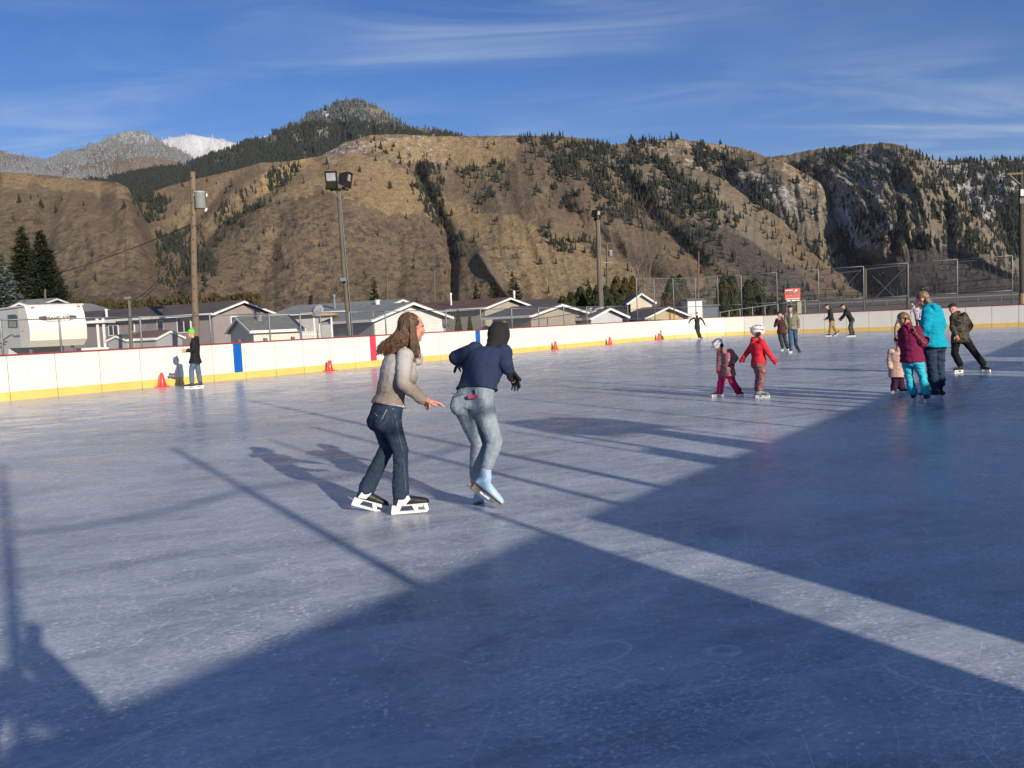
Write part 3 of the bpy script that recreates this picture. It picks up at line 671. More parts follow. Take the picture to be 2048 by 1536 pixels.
# tall fence around the far corner and end
VT = VE + 1.2
pl = []
for px, D in ((1275, 54.6), (1310, 55.6), (1348, 56.5), (1392, 56.9), (1437, 57.0)):
    q = at(px, hzy(px), D); pl.append((float(q[0]), float(q[1])))
for px in (1484, 1555, 1638, 1728, 1817, 1915, 2025, 2150, 2300):
    p = plane_v(px, hzy(px), VT); pl.append((float(p[0]), float(p[1])))
fence('backstop_fence', 'tall galvanised backstop fence behind the far corner and end boards', pl, 3.85, .028, [1.95], .075, .0017, 1.0)

# bent wires of utility lines
def sag(a, b, s=1., n=14):
    a = np.array(a, float); b = np.array(b, float); return [a + (b - a) * t - np.array([0, 0, s * 4 * t * (1 - t)]) for t in np.linspace(0, 1, n)]
# road on its embankment beyond the far end
EM = pm('embankment_soil', (.15, .125, .10), (.10, .085, .07), .5, .95, .6, bdist=.1)
ROADM = pm('asphalt', (.075, .073, .075), (.055, .054, .056), .6, .85, .2)
def strip(name, prof, x0, x1, mt, slope=0.):
    g = MB(); n = 24
    for (ya, za), (yb, zb) in zip(prof[:-1], prof[1:]):
        for i in range(n):
            xa, xb = x0 + (x1 - x0) * i / n, x0 + (x1 - x0) * (i + 1) / n
            g.add([(xa, ya + slope * (xa - x0), za), (xb, ya + slope * (xb - x0), za), (xb, yb + slope * (xb - x0), zb), (xa, yb + slope * (xa - x0), zb)], [(0, 1, 2, 3)])
    return tag(g.build(name, mt), kind='structure')
strip('embankment', [(118, -.3), (132, 1.55), (146, 1.62), (175, 1.9), (215, 3.4), (330, 4.4), (460, -6)], 30, 330, EM, -.12)
strip('road', [(132.5, 1.600), (145.5, 1.665)], 30, 330, ROADM, -.12)
strip('farther_road', [(216, 3.46), (228, 3.58)], 30, 330, ROADM, -.12)
gr = empty('guard_rail', (60, 131, 1.6)); tag(gr, 'long grey guard rail along the road behind the far end of the rink', 'guard rail')
rel(MB().box((180, 131.6 - .12 * 150, 2.25), (300, .06, .16), math.atan(-.12)).build('rail', pm('dull_rail', (.13, .13, .13))), gr)
for i in range(0, 60): x = 34 + i * 3.2; rel(MB().box((x, 131.7 - .12 * (x - 30), 1.75), (.14, .14, .9)).build('post', POLEGREY), gr)
# thin valley air: far slopes fade a little
hm = bpy.data.materials.new('valley_air'); hm.use_nodes = True; hn = hm.node_tree.nodes; hn.clear()
ho_ = hn.new('ShaderNodeOutputMaterial'); hv = hn.new('ShaderNodeVolumePrincipled'); hv.inputs['Density'].default_value = HAZE; hv.inputs['Color'].default_value = (.80, .88, 1, 1); hv.inputs['Anisotropy'].default_value = .0
hm.node_tree.links.new(hv.outputs[0], ho_.inputs['Volume'])
if HAZE: tag(MB().box((0, 4000, 548), (19000, 17000, 1300)).build('haze', hm), kind='stuff')
# the near side of the rink, behind and right of the camera: unseen wall added to cast shade, booth and fence posts
OCC_PLY = pm('occluder_plywood', (.33, .30, .26), (.26, .24, .21), 2, .8, .2)
UW = 4.0
sw = empty('shade_wall', R2W(UW, 5)); tag(sw, 'long unseen plywood wall added beside the near boards to cast shade', 'wall')  # out of view, added so its top edge shades the near ice
for a, b in ((-9, 1.65), (2.17, 16.04), (17.3, 20.4), (22.0, 26.), (26.05, 41)):  # breaks between the runs let strips of sun reach the ice
    mb = MB(); seg_box(mb, (UW, a), (UW, b), (1, 0), (1, 0), -.05, 2.34, 0, .1); rel(mb.build('wall_panel', OCC_PLY), sw)
    mb = MB(); seg_box(mb, (UW, a), (UW, b), (1, 0), (1, 0), 2.343, 2.42, -.03, .13); rel(mb.build('cap_rail', DARKMETAL), sw)
bo = empty('shade_occluder', R2W(UW + .6, 5.2)); tag(bo, 'small booth added unseen above the wall to cast the wide shade', 'occluder')  # out of view, shaped only to throw the wide shadow band
for nm, prof in (('roof', ((4.72, 3.42), (5.90, 3.30), (5.90, 3.74), (4.90, 3.92))), ('side_panel', ((5.40, 2.423), (5.88, 2.423), (5.88, 3.297), (5.60, 3.30))), ('side_panel', ((4.42, 2.423), (4.80, 2.423), (4.74, 2.85), (4.52, 2.85))), ('post', ((4.74, 2.43), (4.80, 2.43), (4.80, 3.40), (4.74, 3.40)))):
    rel(MB().prism([R2W(UW + .2, a, z) for a, z in prof], np.array(R2W(.9 if nm == 'roof' else .08, 0, 0))).build(nm, OCC_PLY), bo)
nf = []
for v0, h_, r_ in ((-1.82, 5.13, .045), (.26, 4.86, .045), (3.28, 6.74, .055), (1.56, 4.6, .03), (2.55, 4.8, .045), (4.45, 3.7, .025), (6.1, 4.0, .02), (7.26, 4.6, .03), (9.0, 4.6, .05), (9.6, 4.9, .06), (10.1, 4.4, .05), (10.7, 5.1, .06), (12.9, 4.6, .03), (16.5, 4.5, .04), (19.6, 4.5, .04), (23, 4.4, .04), (27, 4.6, .05), (31, 4.4, .04)):
    o = MB().tube([R2W(UW + .25, v0, -.05), R2W(UW + .25, v0, h_)], r_, 8).build('steel_post', STEEL, smooth=True)
    tag(o, 'tall steel post behind the near boards', 'post', 'steel posts on the near side of the rink')
o = MB().tube(sag(R2W(UW + .25, -1.82, 3.75), R2W(UW + .25, .26, 3.68), .1) + sag(R2W(UW + .25, .26, 3.68), R2W(UW + .25, 3.28, 3.6), .12)[1:], .025, 6).build('hanging_cable', CABLE); tag(o, 'black cable slung between the near side posts', 'cable')
# ---------------------------------------------------------------- trees and shrubs
def leaf_quads(C, A, B):                   # centres, half axes -> quads
    V = np.stack([C - A - B, C + A - B, C + A + B, C - A + B], 1).reshape(-1, 3)
    return V, np.arange(len(V)).reshape(-1, 4)
def foliage_mat(name, a, b, c=None, sc=3.):
    m, N, L, pb, v = newmat(name)
    col = _mix(N, L, _range(N, L, _noise(N, L, v, sc, 4, .8), .35, .65), a, b)
    if c: col = _mix(N, L, _range(N, L, _noise(N, L, v, sc * .3, 3, .8), .5, .62), col, c)
    L.new(col, pb.inputs['Base Color']); pb.inputs['Roughness'].default_value = .8; pb.inputs['Specular IOR Level'].default_value = .2
    pb.inputs['Transmission Weight'].default_value = 0
    return m
def spruce_mesh(h, r, seed, nb=230, leaf=.12, droop=.25, z0=.06):
    rs = np.random.RandomState(seed); Cs = []; As = []; Bs = []
    for i in range(nb):
        t = (i + rs.rand()) / nb; t = 1 - (1 - t) ** .8; z = h * (z0 + (1 - z0) * t); ln = r * (1 - t) ** .82 * rs.uniform(.72, 1.1) + .05 * r
        a = rs.rand() * 6.283; d = np.array([math.cos(a), math.sin(a), 0]); pr = np.array([-d[1], d[0], 0])
        k = max(4, int(ln / leaf * 1.5)); s_ = (np.arange(k) + rs.rand(k)) / k
        s_ = .25 + .78 * s_
        c = d * (ln * s_)[:, None] + np.array([0, 0, 1.]) * (z - droop * ln * np.sin(s_ * 2.6) + .12 * ln * s_ ** 3)[:, None]
        w = leaf * (1.7 - 1.0 * s_) * min(1., .35 + ln / r)
        for q in range(3):
            sd_ = rs.uniform(-1, 1, k)[:, None]
            cc = c + pr * sd_ * (w * 1.5)[:, None] + rs.normal(0, .25 * leaf, (k, 3))
            ax = d + pr * sd_ * .8 + np.array([0, 0, 1.]) * rs.uniform(-.5, .25, (k, 1)); ax /= np.linalg.norm(ax, axis=1, keepdims=True)
            bx = np.cross(ax, np.array([0, 0, 1.]) + rs.normal(0, .5, (k, 3))); bx /= np.linalg.norm(bx, axis=1, keepdims=True) + 1e-9
            Cs.append(cc); As.append(ax * w[:, None] * rs.uniform(.6, 1.1, (k, 1))); Bs.append(bx * w[:, None] * .30)
    V, F = leaf_quads(np.concatenate(Cs), np.concatenate(As), np.concatenate(Bs))
    return np_mesh('crown', V, F)
def spindle_mesh(prof, seed, n=1500, leaf=.09, upright=1.):
    """prof: function t -> radius for t in 0..1, times height"""
    h, f = prof; rs = np.random.RandomState(seed)
    t = rs.rand(n) ** .9; a = rs.rand(n) * 6.283
    lump = fbm(a * 1.6 + seed, t * 5, seed, 3); rr = f(t) * (.72 + .5 * lump) * rs.uniform(.86, 1.05, n)
    d = np.stack([np.cos(a), np.sin(a), 0 * a], 1); C = d * rr[:, None]; C[:, 2] = t * h
    up = np.array([0, 0, 1.]) * upright + d * rs.uniform(.0, .55, (n, 1)) + rs.normal(0, .25, (n, 3)); up /= np.linalg.norm(up, axis=1, keepdims=True)
    b = np.cross(up, d + rs.normal(0, .55, (n, 3))); b /= np.linalg.norm(b, axis=1, keepdims=True) + 1e-9
    s_ = leaf * rs.uniform(.6, 1.4, (n, 1)); V, F = leaf_quads(C, up * s_ * 1.5, b * s_ * .6)
    m = 12; g = MB(); rings = []
    for q in np.linspace(.0, 1, 12):
        rr = float(f(np.array([q]))[0]) * .74 + .01; rings.append([(rr * math.cos(6.283 * k / m), rr * math.sin(6.283 * k / m), q * h * .97) for k in range(m)])
    g.loft(rings); V2 = np.array(g.v); F2 = [q for q in g.f if len(q) == 4]
    F = np.concatenate([F, np.array(F2) + len(V)]); return np_mesh('crown', np.concatenate([V, V2]), F)
F_SPR = foliage_mat('spruce_needles', (.050, .062, .028), (.022, .030, .016), (.085, .070, .030), 1.6)
F_DSPR = foliage_mat('dark_spruce_needles', (.034, .046, .026), (.018, .025, .016), (.05, .055, .03), 1.6)
F_BLUE = foliage_mat('blue_spruce_needles', (.17, .20, .19), (.08, .10, .095), None, 3)
F_CED = foliage_mat('cedar_foliage', (.050, .060, .022), (.022, .030, .014), (.075, .060, .025), 2)
F_CED2 = foliage_mat('bronzed_cedar_foliage', (.095, .062, .022), (.05, .042, .018), (.12, .07, .03), 2)
F_HEDGE = foliage_mat('hedge_foliage', (.085, .058, .025), (.045, .036, .018), (.06, .055, .022), .8)
F_TWIG = pm('bare_twigs', (.22, .17, .14), (.15, .115, .095), 2, .9)
F_RED = pm('reddish_twigs', (.20, .10, .065), (.13, .075, .05), 2, .9)
def tree(name, label, px, py_top, D, rad, mesh, mt, cat='tree', group=None, z0=-.05, trunk=True):
    top = at(px, py_top, D); b = at(px, hzy(px), D); h = top[2] - z0
    r = empty(name, (b[0], b[1], z0), random.random() * 6); tag(r, label, cat, group)
    me = mesh(h, rad) if callable(mesh) else mesh
    link('crown', me, mt, r)
    if trunk: MB().tube([(0, 0, 0), (.02, 0, h * .5), (0, 0, h * .93)], [h * .022, h * .014, .01], 7).build('trunk', TRUNK, r, True)
    return r
random.seed(5)
tree('spruce_tree', 'tall dark green spruce at left, the left one of the touching pair', 62, 452, 78, 3.1, lambda h, r: spruce_mesh(h, r, 1, 900, .22), F_SPR)
tree('spruce_tree', 'tall dark green spruce at left, the right one of the touching pair', 99, 460, 77, 3.2, lambda h, r: spruce_mesh(h, r, 2, 900, .22), F_DSPR)
tree('blue_spruce', 'silvery blue spruce cut off by the left edge of the photo', -2, 474, 62, 3.0, lambda h, r: spruce_mesh(h, r, 3, 560, .17, .35), F_BLUE)
tree('spruce_tree', 'olive spruce between the blue spruce and the dark pair', 18, 500, 84, 1.6, lambda h, r: spruce_mesh(h, r, 9, 260, .17), F_SPR)
tree('larch_tree', 'yellowing small larch at the right foot of the dark spruce pair', 152, 572, 80, 1.3, lambda h, r: spruce_mesh(h, r, 4, 160, .13), foliage_mat('larch_needles', (.20, .14, .05), (.11, .085, .035)))
for px, py, D, r, lb in ((625, 590, 95, .9, 'small dark spruce above the roofs left of the floodlight pole'), (753, 552, 100, 1.5, 'young spruce behind the grey roofed house'), (957, 566, 96, 1.5, 'leftmost of three young spruces behind the beige house'), (990, 553, 98, 1.9, 'middle one of three young spruces behind the beige house'), (1030, 541, 96, 1.9, 'rightmost and tallest of three young spruces behind the beige house')):
    tree('spruce_tree', lb, px, py, D, r, lambda h, r: spruce_mesh(h, r, int(px), 200, .16), F_DSPR)
def cprof(R, blunt=.45):
    return lambda t: R * np.minimum(1, ((1 - t) / blunt).clip(0, 1) ** .62) * (.80 + .2 * np.sin(np.clip(t * 3.0, 0, 3.14)))
def cedar(label, px, py, D, R, mt=F_CED, seed=0, blunt=.5, group='cedars along the lots', n=1500):
    return tree('cedar_tree', label, px, py, D, R, lambda h, r: spindle_mesh((h, cprof(r, blunt)), seed, n, .11), mt, 'tree', group, trunk=False)
cl = ((1127, 596, 63, .75), (1144, 588, 66, .7), (1163, 577, 66, .75), (1181, 577, 67, .6), (1197, 574, 64, .7), (1214, 575, 66, .7), (1229, 572, 66, .65), (1248, 573, 66, .75))
pos = ('leftmost of the dark row before the mountain', 'second from the left in the dark row', 'third from the left in the dark row', 'in the row just left of the middle pole', 'in the row half hidden by the middle pole', 'in the row just right of the middle pole', 'third from the right in the dark front row', 'second from the right in the dark front row')
for i, ((px, py, D, R), w) in enumerate(zip(cl, pos)): cedar('dark cedar, ' + w, px, py, D, R, F_CED, 10 + i)
cedar('tall cedar with a bronze tip behind the dark row', 1236, 555, 70, .8, F_CED2, 31); cedar('green cedar at the right end of the dark row beside the low fence', 1238, 592, 63, .7, F_CED, 32)
cedar('bronzed cedar behind the row, the left one of two', 1252, 559, 74, .7, F_CED2, 33); cedar('bronzed cedar behind the row, next to the bare poplar', 1268, 556, 74, .75, F_CED2, 34)
cedar('small dark cedar in front of the dark row, right of the pole', 1222, 600, 60, .5, F_CED, 35)
cedar('broad cedar behind the tall fence, its left half', 1347, 556, 76, 1.0, F_CED, 36, .35); cedar('broad cedar behind the tall fence, its right half', 1362, 552, 77, .95, F_CED, 37, .4)
cedar('left one of the cedar pair right of the white box house', 1449, 556, 78, .85, F_CED, 38, .4); cedar('right one of the cedar pair right of the white box house', 1464, 553, 78, .9, F_CED, 39, .4)
cedar('left one of the cedar pair by the red sign', 1498, 562, 78, .8, F_CED, 40, .4); cedar('right one of the cedar pair by the red sign', 1512, 560, 78, .9, F_CED, 41, .4)
for px, py, D, R, lb in ((917, 621, 52, .28, 'narrow clipped cone shrub before the beige house, the taller one'), (940, 633, 52, .22, 'short clipped cone shrub before the beige house'), (1093, 629, 52, .26, 'small round cedar before the shaded garage gable')):
    tree('cone_shrub', lb, px, py, D, R * 1.35, lambda h, r: spindle_mesh((h, lambda t: r * (1 - t) ** .8 * (.6 + .4 * np.minimum(1, t * 6))), int(px), 900, .05), F_CED, 'shrub', None, trunk=False)
# long brown green hedge behind the mobile homes
n = 30000; rs_ = np.random.RandomState(3); hx = rs_.rand(n); C = np.stack([hx * 19.5, rs_.normal(0, .28, n), rs_.rand(n) ** .6 * (3.25 + .5 * (fbm(hx * 40, hx * 0, 4, 3) - .5))], 1)
up = rs_.normal(0, .35, (n, 3)) + np.array([0, 0, 1.]); up /= np.linalg.norm(up, axis=1, keepdims=True); bb = np.cross(up, rs_.normal(0, 1, (n, 3))); bb /= np.linalg.norm(bb, axis=1, keepdims=True)
V, F = leaf_quads(C, up * .12, bb * .07); q = at(78, 640, 76)
o = link('hedge', np_mesh('hedge', V, F), F_HEDGE); o.location = (q[0], q[1], 0); tag(o, 'long brownish green hedge standing behind the mauve mobile home', 'hedge')
o.scale = (1, 1, 1.5)

def bare(name, label, px, py_top, D, mt, seed, spread=.35, ns=7, depth=4, cat='tree', upr=.8, r0=.05):
    rs = random.Random(seed); top = at(px, py_top, D); b = at(px, hzy(px), D); h = float(top[2]); root = empty(name, (b[0], b[1], 0)); tag(root, label, cat)
    tr = MB(); br = MB()
    def grow(p, d, l, r, k, mb):
        q = [p + d * l * t + np.array([rs.uniform(-1, 1), rs.uniform(-1, 1), 0]) * l * .05 * (t > 0) for t in (0, .5, 1)]
        mb.tube(q, [r, r * .8, r * .6], 4 if k < depth - 1 else 6, False)
        if k == 0: return
        for _ in range(3 if k > 1 else 4):
            t = rs.uniform(.35, 1.); a = rs.uniform(0, 6.28); nd = d + spread * np.array([math.cos(a), math.sin(a), upr * rs.random()]); nd /= np.linalg.norm(nd)
            grow(p + d * l * t, nd, l * rs.uniform(.45, .7), r * .55, k - 1, br)
    for i in range(ns):
        a = rs.uniform(0, 6.28); d = np.array([math.cos(a) * spread * .5, math.sin(a) * spread * .5, 1.]); d /= np.linalg.norm(d)
        grow(np.array([math.cos(a), math.sin(a), 0]) * .1, d, h * rs.uniform(.5, .72), r0, depth, tr)
    tr.build('trunk', mt, root); o = br.build('branches', mt, root); o['kind'] = 'stuff'; return root
bare('bare_poplar', 'tall bare poplar rising behind the white gable house', 1274, 470, 88, F_TWIG, 2, .42, 8, 4, r0=.045)
bare('bare_tree', 'low spreading bare tree right of the poplar', 1312, 545, 90, F_TWIG, 5, .8, 6, 4, upr=.3, r0=.04)
bare('bare_shrub', 'reddish bare bush beside the yellow walled shed', 1340, 590, 74, F_RED, 6, .7, 12, 3, 'shrub', r0=.03)
bare('bare_shrub', 'leafless bush in front of the beige garage', 1030, 634, 50, F_TWIG, 7, .9, 9, 3, 'shrub', r0=.015)
bare('bare_shrub', 'rusty leafed bush at the corner of the beige garage', 1057, 630, 50, F_RED, 8, .7, 12, 3, 'shrub', r0=.02)
bare('bare_tree', 'small bare tree in front of the white gable house', 1290, 600, 66, F_RED, 9, .6, 5, 3, r0=.02)
bare('bare_tree', 'pale bare trees above the garage roof left of the middle pole', 1178, 552, 92, F_TWIG, 11, .6, 5, 4, r0=.03)
# scrubby dark trees at the mountain foot on the right
def scrub(name, label, n, x0, x1, D0, D1, top, mt, seed, slant=0):
    rs = np.random.RandomState(seed); px = rs.uniform(x0, x1, n); D = rs.uniform(D0, D1, n); P = []; hh = []
    for a, d in zip(px, D):
        q = at(a, hzy(a), d); P.append((q[0], q[1], -.2)); hh.append(rs.uniform(.5, 1.) * (at(a, top, d)[2] + .2))
    return stuff_trees(name, label, np.array(P), np.array(hh), mt, None, 1.5)
scrub('valley_trees', 'low dark trees at the mountain foot behind the cedars by the red sign', 60, 1515, 1570, 95, 112, 588, TM_DARK, 3)
scrub('valley_brush', 'brown brush along the valley floor behind the roofs', 260, 560, 1180, 140, 240, 608, pm('dry_brush', (.17, .12, .08), (.10, .075, .05), 1, .9), 5)

# ---------------------------------------------------------------- houses
def house(name, label, P0, P1, wid, z_eave, z_ridge, wall, roof, ridge='front', over=.35, cat='house', base=-.05, trim=WHITE, wins=(), swins=(), fascia=.14, lwall=None, base_z=None):
    """P0,P1: ground corners of the front wall (left, right); depth goes away from the camera. ridge 'front' = along the front wall, 'away' = at right angles to it"""
    P0 = np.array(P0[:2], float); P1 = np.array(P1[:2], float); L_ = float(np.linalg.norm(P1 - P0)); d = (P1 - P0) / L_; rz = math.atan2(d[1], d[0])
    root = empty(name, (P0[0], P0[1], base), rz); tag(root, label, cat)
    E = z_eave - base; Rg = z_ridge - base
    wl = MB()
    if ridge == 'front':
        sec = [(0, 0, 0), (0, wid, 0), (0, wid, E), (0, wid / 2, Rg - .05), (0, 0, E)]; wl.prism(sec, (L_, 0, 0))
        a, w = L_, wid
        mk = lambda t, s_, z: (t, s_, z)
    else:
        sec = [(0, 0, 0), (L_, 0, 0), (L_, 0, E), (L_ / 2, 0, Rg - .05), (0, 0, E)]; wl.prism(sec, (0, wid, 0))
        a, w = wid, L_
        mk = lambda t, s_, z: (s_, t, z)
    wl.build('wall', wall, root)
    sl = (Rg - E) / (w / 2); th = .09
    for sgn in (0, 1):
        e0 = -over if sgn == 0 else w + over; ze = E - over * sl
        q = [mk(-over, e0, ze), mk(a + over, e0, ze), mk(a + over, w / 2, Rg), mk(-over, w / 2, Rg)]
        g = MB(); g.add([(*p[:2], p[2] + .02) for p in q] + [(*p[:2], p[2] + .02 + th) for p in q], [(0, 1, 2, 3), (4, 7, 6, 5), (0, 4, 5, 1), (1, 5, 6, 2), (2, 6, 7, 3), (3, 7, 4, 0)])
        g.build('roof_slope', roof, root)
        g = MB(); p, q2 = q[0], q[1]; c = [(x + y) / 2 for x, y in zip(p, q2)]; ln = math.dist(p, q2)
        g.box((c[0] + (0 if ridge == 'front' else (-.03 if sgn == 0 else .03)), c[1] + ((-.03 if sgn == 0 else .03) if ridge == 'front' else 0), c[2] + .03), (ln + .02, .05, fascia) if ridge == 'front' else (.05, ln + .02, fascia))
        g.build('gutter', trim, root)
        for ee in (-over - .02, a + over + .02):       # barge boards on the gables
            g = MB(); p = np.array(mk(ee, e0, ze)); r = np.array(mk(ee, w / 2, Rg)); dr = (r - p); ln = np.linalg.norm(dr); dr = dr / ln
            ax1 = np.array(mk(1, 0, 0), float); ax2 = np.cross(ax1, dr)
            g.box((p + r) / 2 + np.array([0, 0, .0]), (ln, .04, .11), ax=(dr, ax1, ax2)); g.build('barge_board', trim, root)
    def win(face, u, z, ww, hh, dark=DARKGLASS, mull=1):
        z -= base
        fr = MB()
        if face == 'f': c = (u, -.02, z); dx = (ww, .05, hh); 
        elif face == 'r': c = (L_ + .02, u, z); dx = (.05, ww, hh)
        else: c = (-.02, u, z); dx = (.05, ww, hh)
        t = .07
        def bar(off, size):
            if face == 'f': fr.box((c[0] + off[0], c[1], c[2] + off[1]), (size[0], .06, size[1]))
            else: fr.box((c[0], c[1] + off[0], c[2] + off[1]), (.06, size[0], size[1]))
        bar((0, hh / 2), (ww + t, t)); bar((0, -hh / 2), (ww + t, t)); bar((-ww / 2, 0), (t, hh - t)); bar((ww / 2, 0), (t, hh - t))
        if mull == 1 and ww > .7: bar((0, 0), (t * .7, hh - t))
        if mull == 2: bar((0, 0), (ww - t, t * .8))
        o = fr.build('window', trim, root)
        g = MB(); g.box(c, (dx[0] - .07, dx[1] - .03, hh - .07) if face == 'f' else (.02, dx[1] - .07, hh - .07)); g.build('pane', dark, o)
    inv = np.array([[d[0], d[1]], [-d[1], d[0]]])
    for (x0, y0, x1, y1, mu) in wins:      # pixel rectangles on the front wall
        nrm = np.array([-d[1], d[0], 0]); pp = np.array([P0[0], P0[1], 0])
        hit = []
        for (x, y) in ((x0, (y0 + y1) / 2), (x1, (y0 + y1) / 2), ((x0 + x1) / 2, y0), ((x0 + x1) / 2, y1)):
            r = ray(x, y); t = ((pp - CAM) @ nrm) / (r @ nrm); hit.append(CAM + r * t)
        ua, ub = [float(((hh_[:2] - P0) @ d)) for hh_ in hit[:2]]; za, zb = hit[2][2], hit[3][2]
        win('f', (ua + ub) / 2, (za + zb) / 2, abs(ub - ua), abs(za - zb), DARKGLASS, mu)
    for (u, z, ww, hh, mu) in swins: win('r', u, z, ww, hh, DARKGLASS, mu)
    return root
def gp(px, D): q = at(px, hzy(px), D); return (float(q[0]), float(q[1]))
def zz(px, py, D): return float(at(px, py, D)[2])
S_MAUVE = siding('mauve_siding', (.36, .30, .29)); S_BEIGE = siding('beige_siding', (.42, .37, .30)); S_GREY = siding('grey_siding', (.40, .41, .42), .1)
S_WHITE = siding('white_siding', (.76, .75, .71), .12); S_TAN = siding('tan_siding', (.50, .40, .27)); S_CREAM = siding('cream_siding', (.72, .70, .60))
R_DARK = roofing('dark_brown_shingles', (.12, .095, .085)); R_RED = roofing('red_brown_shingles', (.17, .09, .07)); R_GREY = roofing('grey_shingles', (.30, .31, .30)); R_CHAR = roofing('charcoal_shingles', (.14, .132, .13))
R_GREEN = roofing('grey_green_shingles', (.19, .205, .18))
house('mobile_home', 'long mauve mobile home with dark roof behind the wooden transformer pole', gp(60, 58.7), gp(428, 50), 4.3, zz(428, 626, 50), zz(485, 604, 52), S_MAUVE, R_DARK, wins=((218, 650, 237, 671, 1), (262, 643, 269, 663, 0), (316, 641, 327, 675, 2), (355, 636, 382, 665, 1)), swins=((1.6, 2.3, .5, .5, 0),))
house('shed', 'small grey sided shed with grey green roof behind the blue stripe', gp(507, 44), gp(600, 45.4), 3.9, zz(507, 662, 44), zz(470, 638, 46), S_CREAM, R_GREEN, over=.22, cat='shed')
house('mobile_home', 'long white gabled home with grey roof left of the floodlight pole', gp(560, 60), gp(762, 56), 4.2, zz(688, 621, 57), zz(782, 601, 57), S_WHITE, R_GREY, over=.4)
house('house', 'white gabled house with grey roof and shade-grey garage side behind the woman', gp(664, 48.5), gp(750, 45.5), 4.6, zz(750, 637, 45.5), zz(793, 609, 47), S_WHITE, R_GREY, over=.45)
house('mobile_home', 'long beige mobile home with red brown roof behind the navy sweater girl', gp(770, 60), gp(971, 54), 4.3, zz(971, 615, 54), zz(1001, 598, 55.5), S_BEIGE, R_RED, wins=((866, 628, 876, 644, 0),))
house('garage', 'beige garage with charcoal roof and white trim right of the beige home', gp(985, 49.5), gp(1062, 47), 4., zz(1062, 630, 47), zz(1098, 612, 48.5), S_BEIGE, R_CHAR, over=.45, cat='garage')
house('house', 'low dark roofed house behind the beige garage', gp(1020, 78), gp(1125, 76), 5., zz(1070, 613, 77), zz(1070, 601, 79.5), S_BEIGE, R_DARK)
house('shed', 'small pale shed with snow patches on its dark roof before the cedars', gp(1140, 50), gp(1182, 48.7), 2.6, zz(1182, 635, 48.7), zz(1198, 619, 49.6), siding('pale_metal_siding', (.50, .52, .54)), R_CHAR, over=.3, cat='shed')
house('house', 'small white gabled house right of the cedar row', gp(1262, 62), gp(1305, 62), 4.5, zz(1305, 602, 62), zz(1284, 588, 62), siding('warm_white_siding', (.70, .60, .48)), R_GREY, 'away', over=.25)
house('shed', 'low tan shed with brown roof behind the tall fence', gp(1296, 58.5), gp(1366, 59.5), 3.5, zz(1350, 630, 59), zz(1318, 616, 59), S_TAN, R_DARK, 'away', over=.45, cat='shed')
house('carport', 'white gabled carport with pale green front behind the camping trailer', gp(-22, 60), gp(128, 59), 7, zz(133, 630, 59), zz(50, 607, 59.5), pm('pale_green_panel', (.55, .62, .46), (.5, .57, .42)), R_GREY, 'away', over=.3, cat='carport', fascia=.3)
house('house', 'grey roofed house at the far left edge behind the white carport', gp(-160, 70), gp(60, 68), 6, zz(0, 620, 69), zz(0, 605, 72), S_GREY, R_GREY)
house('porch', 'little shed with reddish lean-to roof against the mauve home', gp(258, 47.5), gp(312, 46.6), 1.8, zz(312, 677, 46.6), zz(300, 665, 47), S_GREY, R_RED, over=.12, cat='porch')
house('shed', 'tiny grey garden shed left of the reddish porch', gp(216, 47.2), gp(254, 46.8), 1.6, zz(216, 682, 47), zz(235, 673, 47), S_GREY, R_CHAR, 'away', over=.1, cat='shed')
o = [x for x in bpy.data.objects if x.get('label', '').startswith('white gabled house with grey roof')][0]
Lh = math.dist(gp(664, 48.5), gp(750, 45.5)); MB().box((Lh / 2, -.02, 1.25), (Lh - .1, .03, 2.4)).build('shaded_front_panel', S_GREY, o)  # grey sheet over the white front wall paints in its shade
# snow patches on the little roof
r_ = [o for o in bpy.data.objects if o.get('label', '').startswith('small pale shed with snow')][0]
rsn = random.Random(2); Er = zz(1182, 635, 48.7) + .05; Rr = zz(1198, 619, 49.6) + .05
for i in range(9):
    g = MB(); t = rsn.uniform(.25, .9); xx = rsn.uniform(.25, 1.5); y = 1.3 * t; z = Er + (Rr - Er) * t + .13
    ring = [(xx + rsn.uniform(.7, 1.1) * .16 * math.cos(a), y + rsn.uniform(.7, 1.1) * .12 * math.sin(a), z + .12 * math.sin(a) * (Rr - Er) / 1.3) for a in np.linspace(0, 6.28, 9)[:-1]]
    g.prism(ring, (0, 0, .03)); g.build('snow_patch', pm('old_snow', (.8, .8, .82)), r_)
# boxy white house and blue grey building
def box_house(name, label, px0, px1, D, py_top, wall, roofm, dep=4., cat='house', dx=None):
    a, b = gp(px0, D), gp(px1, D); z = zz(px0, py_top, D); root = empty(name, (a[0], a[1], -.05)); tag(root, label, cat); w = b[0] - a[0]
    MB().box((w / 2, dep / 2, z / 2 + .02), (w, dep, z)).build('wall', wall, root)
    MB().box((w / 2, dep / 2, z + .11), (w + .3, dep + .3, .16)).build('roof', roofm, root)
    if dx:
        for (u, zc, ww, hh) in dx:
            o = MB().box((u * w, -.02, zc), (ww + .12, .05, hh + .12)).build('window', WHITE, root); MB().box((u * w, -.05, zc), (ww, .03, hh)).build('pane', DARKGLASS, o)
    return root
box_house('house', 'narrow white flat roofed house behind the tall fence', 1376, 1405, 72, 601, pm('white_stucco', (.74, .74, .72), (.66, .66, .65)), R_CHAR, 4.)
box_house('house', 'low blue grey building adjoining the narrow white house', 1405.5, 1437, 72.5, 613, pm('blue_grey_wall', (.10, .13, .17), (.08, .10, .14)), R_CHAR, 4.2)
box_house('shed', 'small white shed between the cedar pairs', 1476, 1489, 84, 601, pm('white_stucco', (.7, .7, .7)), R_CHAR, 3, 'shed')
